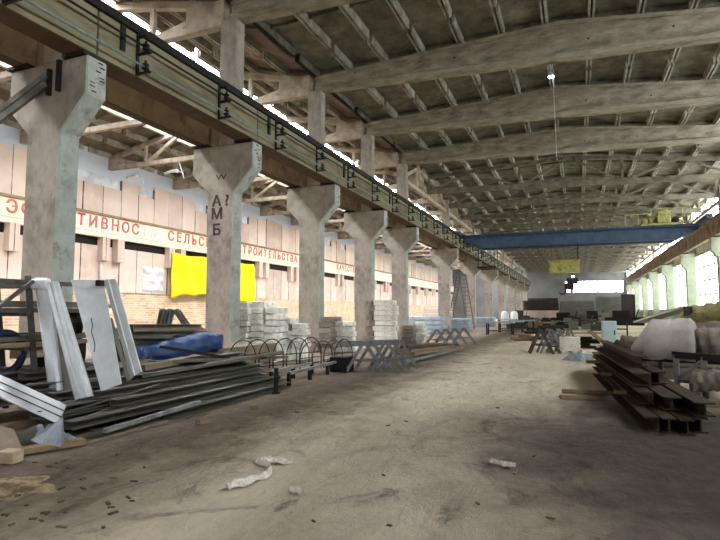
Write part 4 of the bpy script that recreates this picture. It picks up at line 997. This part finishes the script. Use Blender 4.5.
# trailer frame and tarp-covered load
o_ = G(700, 402); t = empty('steel_trestle', (o_.x, o_.y, 0), 'grey steel stand carrying the dirty white tarpaulin load', 'stand')
cx, cy = 2.35, 11.3
frame_z = .78
P0, P1, P2, P3 = W(676,357,10.4), W(735,357,9.4), W(735,350,11.6), W(660,350,12.2)
for P_ in (P0, P1, P2, P3): P_.z = frame_z
b = MB()
for a_, c_ in ((P0,P1),(P1,P2),(P2,P3),(P3,P0)): b.bar(a_, c_, .1, .12)
b.build('frame', M['black'], t)
for P_ in (P0, P1, P2, P3, P0.lerp(P1, .5)): MB().bar((P_.x,P_.y,0), P_, .09, .09).build('leg', M['greyp'], t)
b = MB(); b.bar((P0.x,P0.y,.3),(P1.x,P1.y,.3),.06); b.bar((P0.x,P0.y,.3),(P0.lerp(P1,.5).x,P0.lerp(P1,.5).y,.75),.05); b.bar((P0.lerp(P1,.5).x,P0.lerp(P1,.5).y,.35),(P1.x,P1.y,.75),.05); b.build('brace', M['greyp'], t)
tag(MB().bar(G(690,402,.06), G(740,405,.06), .14, .12).build('square_timber', M['wood'], bevel=.01), 'pale square timber on floor at right edge below stand', 'timber')
L0 = W(635,351,11.6); L1 = W(699,352,10.9); L0.z = L1.z = .86; d = L1-L0; s_ = Vector((-d.y, d.x, 0)).normalized(); random.seed(2); ph = [random.uniform(0,6) for _ in range(6)]
b = MB()
def tf(u, v):
    a = 2*v-1; prof_ = max(0, 1-abs(a)**2.6)**.5
    e = (min(1, u/.32)**.8) if u < .32 else 1+.06*(u-.32)
    e *= 1-.03*math.exp(-((u-.62)/.03)**2)
    if u > .9: e *= max(0, 1-((u-.9)/.1)**2)
    h = .57*e*prof_ + .012*math.sin(11*u+ph[0]+5*a)+.008*math.sin(21*u-9*a+ph[1]) + .005*math.sin(47*u+19*a)
    if abs(a) > .86: h -= (abs(a)-.86)*1.4
    return L0 + d*u + s_*(a*.75*(.55+.45*min(1,u/.25))) + Vector((0,0,h))
b.grid(tf, 60, 26); tag(b.build('tarp_covered_load', M['tarp'], smooth=True, solid=.012), 'dirty white tarpaulin heap covering a load on grey stand', 'tarpaulin')
b = MB()
def tf2(u, v):
    a = 2*v-1
    return L0 + d*1.7*u + s_*(a*.72*(.5+.5*min(1,u/.25))) + Vector((0,0,-.2+.06*(1-a*a)))
b.grid(tf2, 20, 8); tag(b.build('load_bed', M['black'], solid=.08), 'dark bed board under the dirty white tarpaulin heap', 'board')
bundle('grey_canvas_heap', 'grey-brown stained canvas heap right of the white tarpaulin', W(693,345,11.1), W(748,343,10.3), .95, .62, M['greyb'], 'canvas', .05, seed=19)
# pale boards and mineral wool behind
b = MB(); b.bar(W(641,322,14.5), W(690,307,13.0), .5, .05); tag(b.build('pale_board', M['conc_pale']), 'long pale green board slanting behind the tarpaulin heap', 'board')
bundle('mineral_wool_roll', 'yellow-olive mineral wool roll behind tarpaulin heap at right edge', W(688,316,12.6), W(742,308,11.4), .7, .36, M['glasswool'], 'insulation roll', .03, seed=12)
b = MB(); b.add([W(683,307,12.2),W(697,306,12.2),W(690,315,12.1),W(684,316,12.1)], [(0,1,2,3)]); tag(b.build('black_flap', M['black'], solid=.02), 'small black plastic flap beside the mineral wool', 'plastic')
b = MB(); g = W(690, 340, 13.2)
for k in range(5): b.cbox((g.x+.12*k, g.y+.1*k, .14+.27*k), (2.6-.2*k, 1.0, .25))
tag(b.build('board_stack', M['greyb'], bevel=.02), 'low grey board stack supporting the insulation roll', 'stack')
bundle('grey_roll', 'grey folded canvas lying under the stand at right edge', W(690,382,9.9), W(735,378,9.5), .5, .36, M['greyb'], 'canvas', .03, seed=14)
bundle('brown_scrap', 'dark brown scrap bundle between beam pile and tarpaulin', W(628,346,13.0), W(645,350,12.0), .5, .4, M['khaki'], 'scrap', .08, seed=15)

# ------------------------------------------------------------------ litter on the floor
def rag(name, label, pts, w, m, seed=1):
    random.seed(seed); P_ = [G(x, y) for x, y in pts]; b = MB(); n = 40; ph = [random.uniform(0,6) for _ in range(4)]
    def pos(u):
        f = u*(len(P_)-1); i = min(int(f), len(P_)-2); return P_[i].lerp(P_[i+1], f-i)
    def fn(u, v):
        a = pos(max(0,u-.02)); c = pos(min(1,u+.02)); dd = (c-a); s2 = Vector((-dd.y, dd.x, 0)).normalized()
        wv = w*(.5+.3*math.sin(9*u+ph[0])+.2*math.sin(23*u+ph[1]))*(.35+.65*min(1, 6*u, 6*(1-u)))
        z = .012+.035*abs(math.sin(9*v+5*u+ph[2]))*(1-abs(2*v-1)**3)+.02*abs(math.sin(30*u+7*v))
        return pos(u)+s2*(wv*(v-.5)*2)+Vector((0,0,z))
    b.grid(fn, n, 12); return tag(b.build(name, m, solid=.003), label, 'rag')
rag('white_rag', 'long crumpled white netting rag on the floor', ((227,491),(243,485),(264,480),(271,472),(262,463),(276,463),(293,466)), .11, M['plastic'])
rag('white_scrap', 'small white paper scrap on floor right of the rag', ((289,493),(297,494),(306,497)), .06, M['plastic'], 5)
rag('grey_scrap', 'flattened grey-white scrap on floor near aisle centre', ((490,464),(502,467),(516,469)), .05, M['plastic'], 7)
random.seed(41)
for i in range(46):
    if i < 34: x, y = random.uniform(0, 150), random.uniform(448, 530)
    else: x, y = random.uniform(200, 560), random.uniform(400, 535)
    g = G(x, y); ln = random.uniform(.02, .09); a = random.uniform(0, 3.1)
    tag(MB().cbox(g+Vector((0,0,.008)), (ln, random.uniform(.01,.03), .012), Matrix.Rotation(a,3,'Z')).build('wood_chip', random.choice([M['grit'], M['grit'], M['wood'], M['grit']])),
        'small wood chip scattered on the dirt floor', 'wood chip', 'wood chips on the floor')
b = MB(); g = G(8, 487)
def sd(u, v):
    a, c = 2*u-1, 2*v-1; r_ = min(1, math.hypot(a, c)); q_ = max(abs(a), abs(c)) / max(1e-4, math.hypot(a, c)) * (1+.18*math.sin(5*math.atan2(c, a))+.1*math.sin(9*math.atan2(c, a)+1)); a *= q_; c *= q_; return (g.x+a*.45, g.y+c*.3, .05*(1-r_)**.7*(1+.3*math.sin(9*a)*math.sin(8*c))+.002)
b.grid(sd, 24, 24); tag(b.build('sawdust', M['sawdust']), 'pale sawdust patch on dirt at lower left corner', 'sawdust', kind='stuff')

# ================================================================== LIGHT + CAMERA
def area(name, loc, rot, sx, sy, power, col=(1,1,1)):
    l = bpy.data.lights.new(name, 'AREA'); l.shape = 'RECTANGLE'; l.size = sx; l.size_y = sy; l.energy = power; l.color = col
    o = bpy.data.objects.new(name, l); COL.objects.link(o); o.location = loc; o.rotation_euler = rot; return o
area('rear_fill', (0, YB-.5, 3.5), (R(90), 0, 0), 10, 7, 60, (.95,.97,1))  # added fill lamp behind the camera, no known source there
w = bpy.data.worlds.new('sky'); SC.world = w; w.use_nodes = True; bg = w.node_tree.nodes['Background']; bg.inputs[0].default_value = (.8,.9,1,1); bg.inputs[1].default_value = .6
cam = bpy.data.cameras.new('camera'); cam.sensor_width = 36; cam.lens = FPX/720*36; cam.clip_end = 400; cam.clip_start = .05
co = bpy.data.objects.new('camera', cam); COL.objects.link(co); co.location = (0, 0, EYE)
co.rotation_euler = (R(90)+PT, 0, TH); SC.camera = co
vs = SC.view_settings; vs.view_transform = 'Standard'; vs.look = 'None'; vs.gamma = 1; vs.exposure = 0.75; vs.use_curve_mapping = False
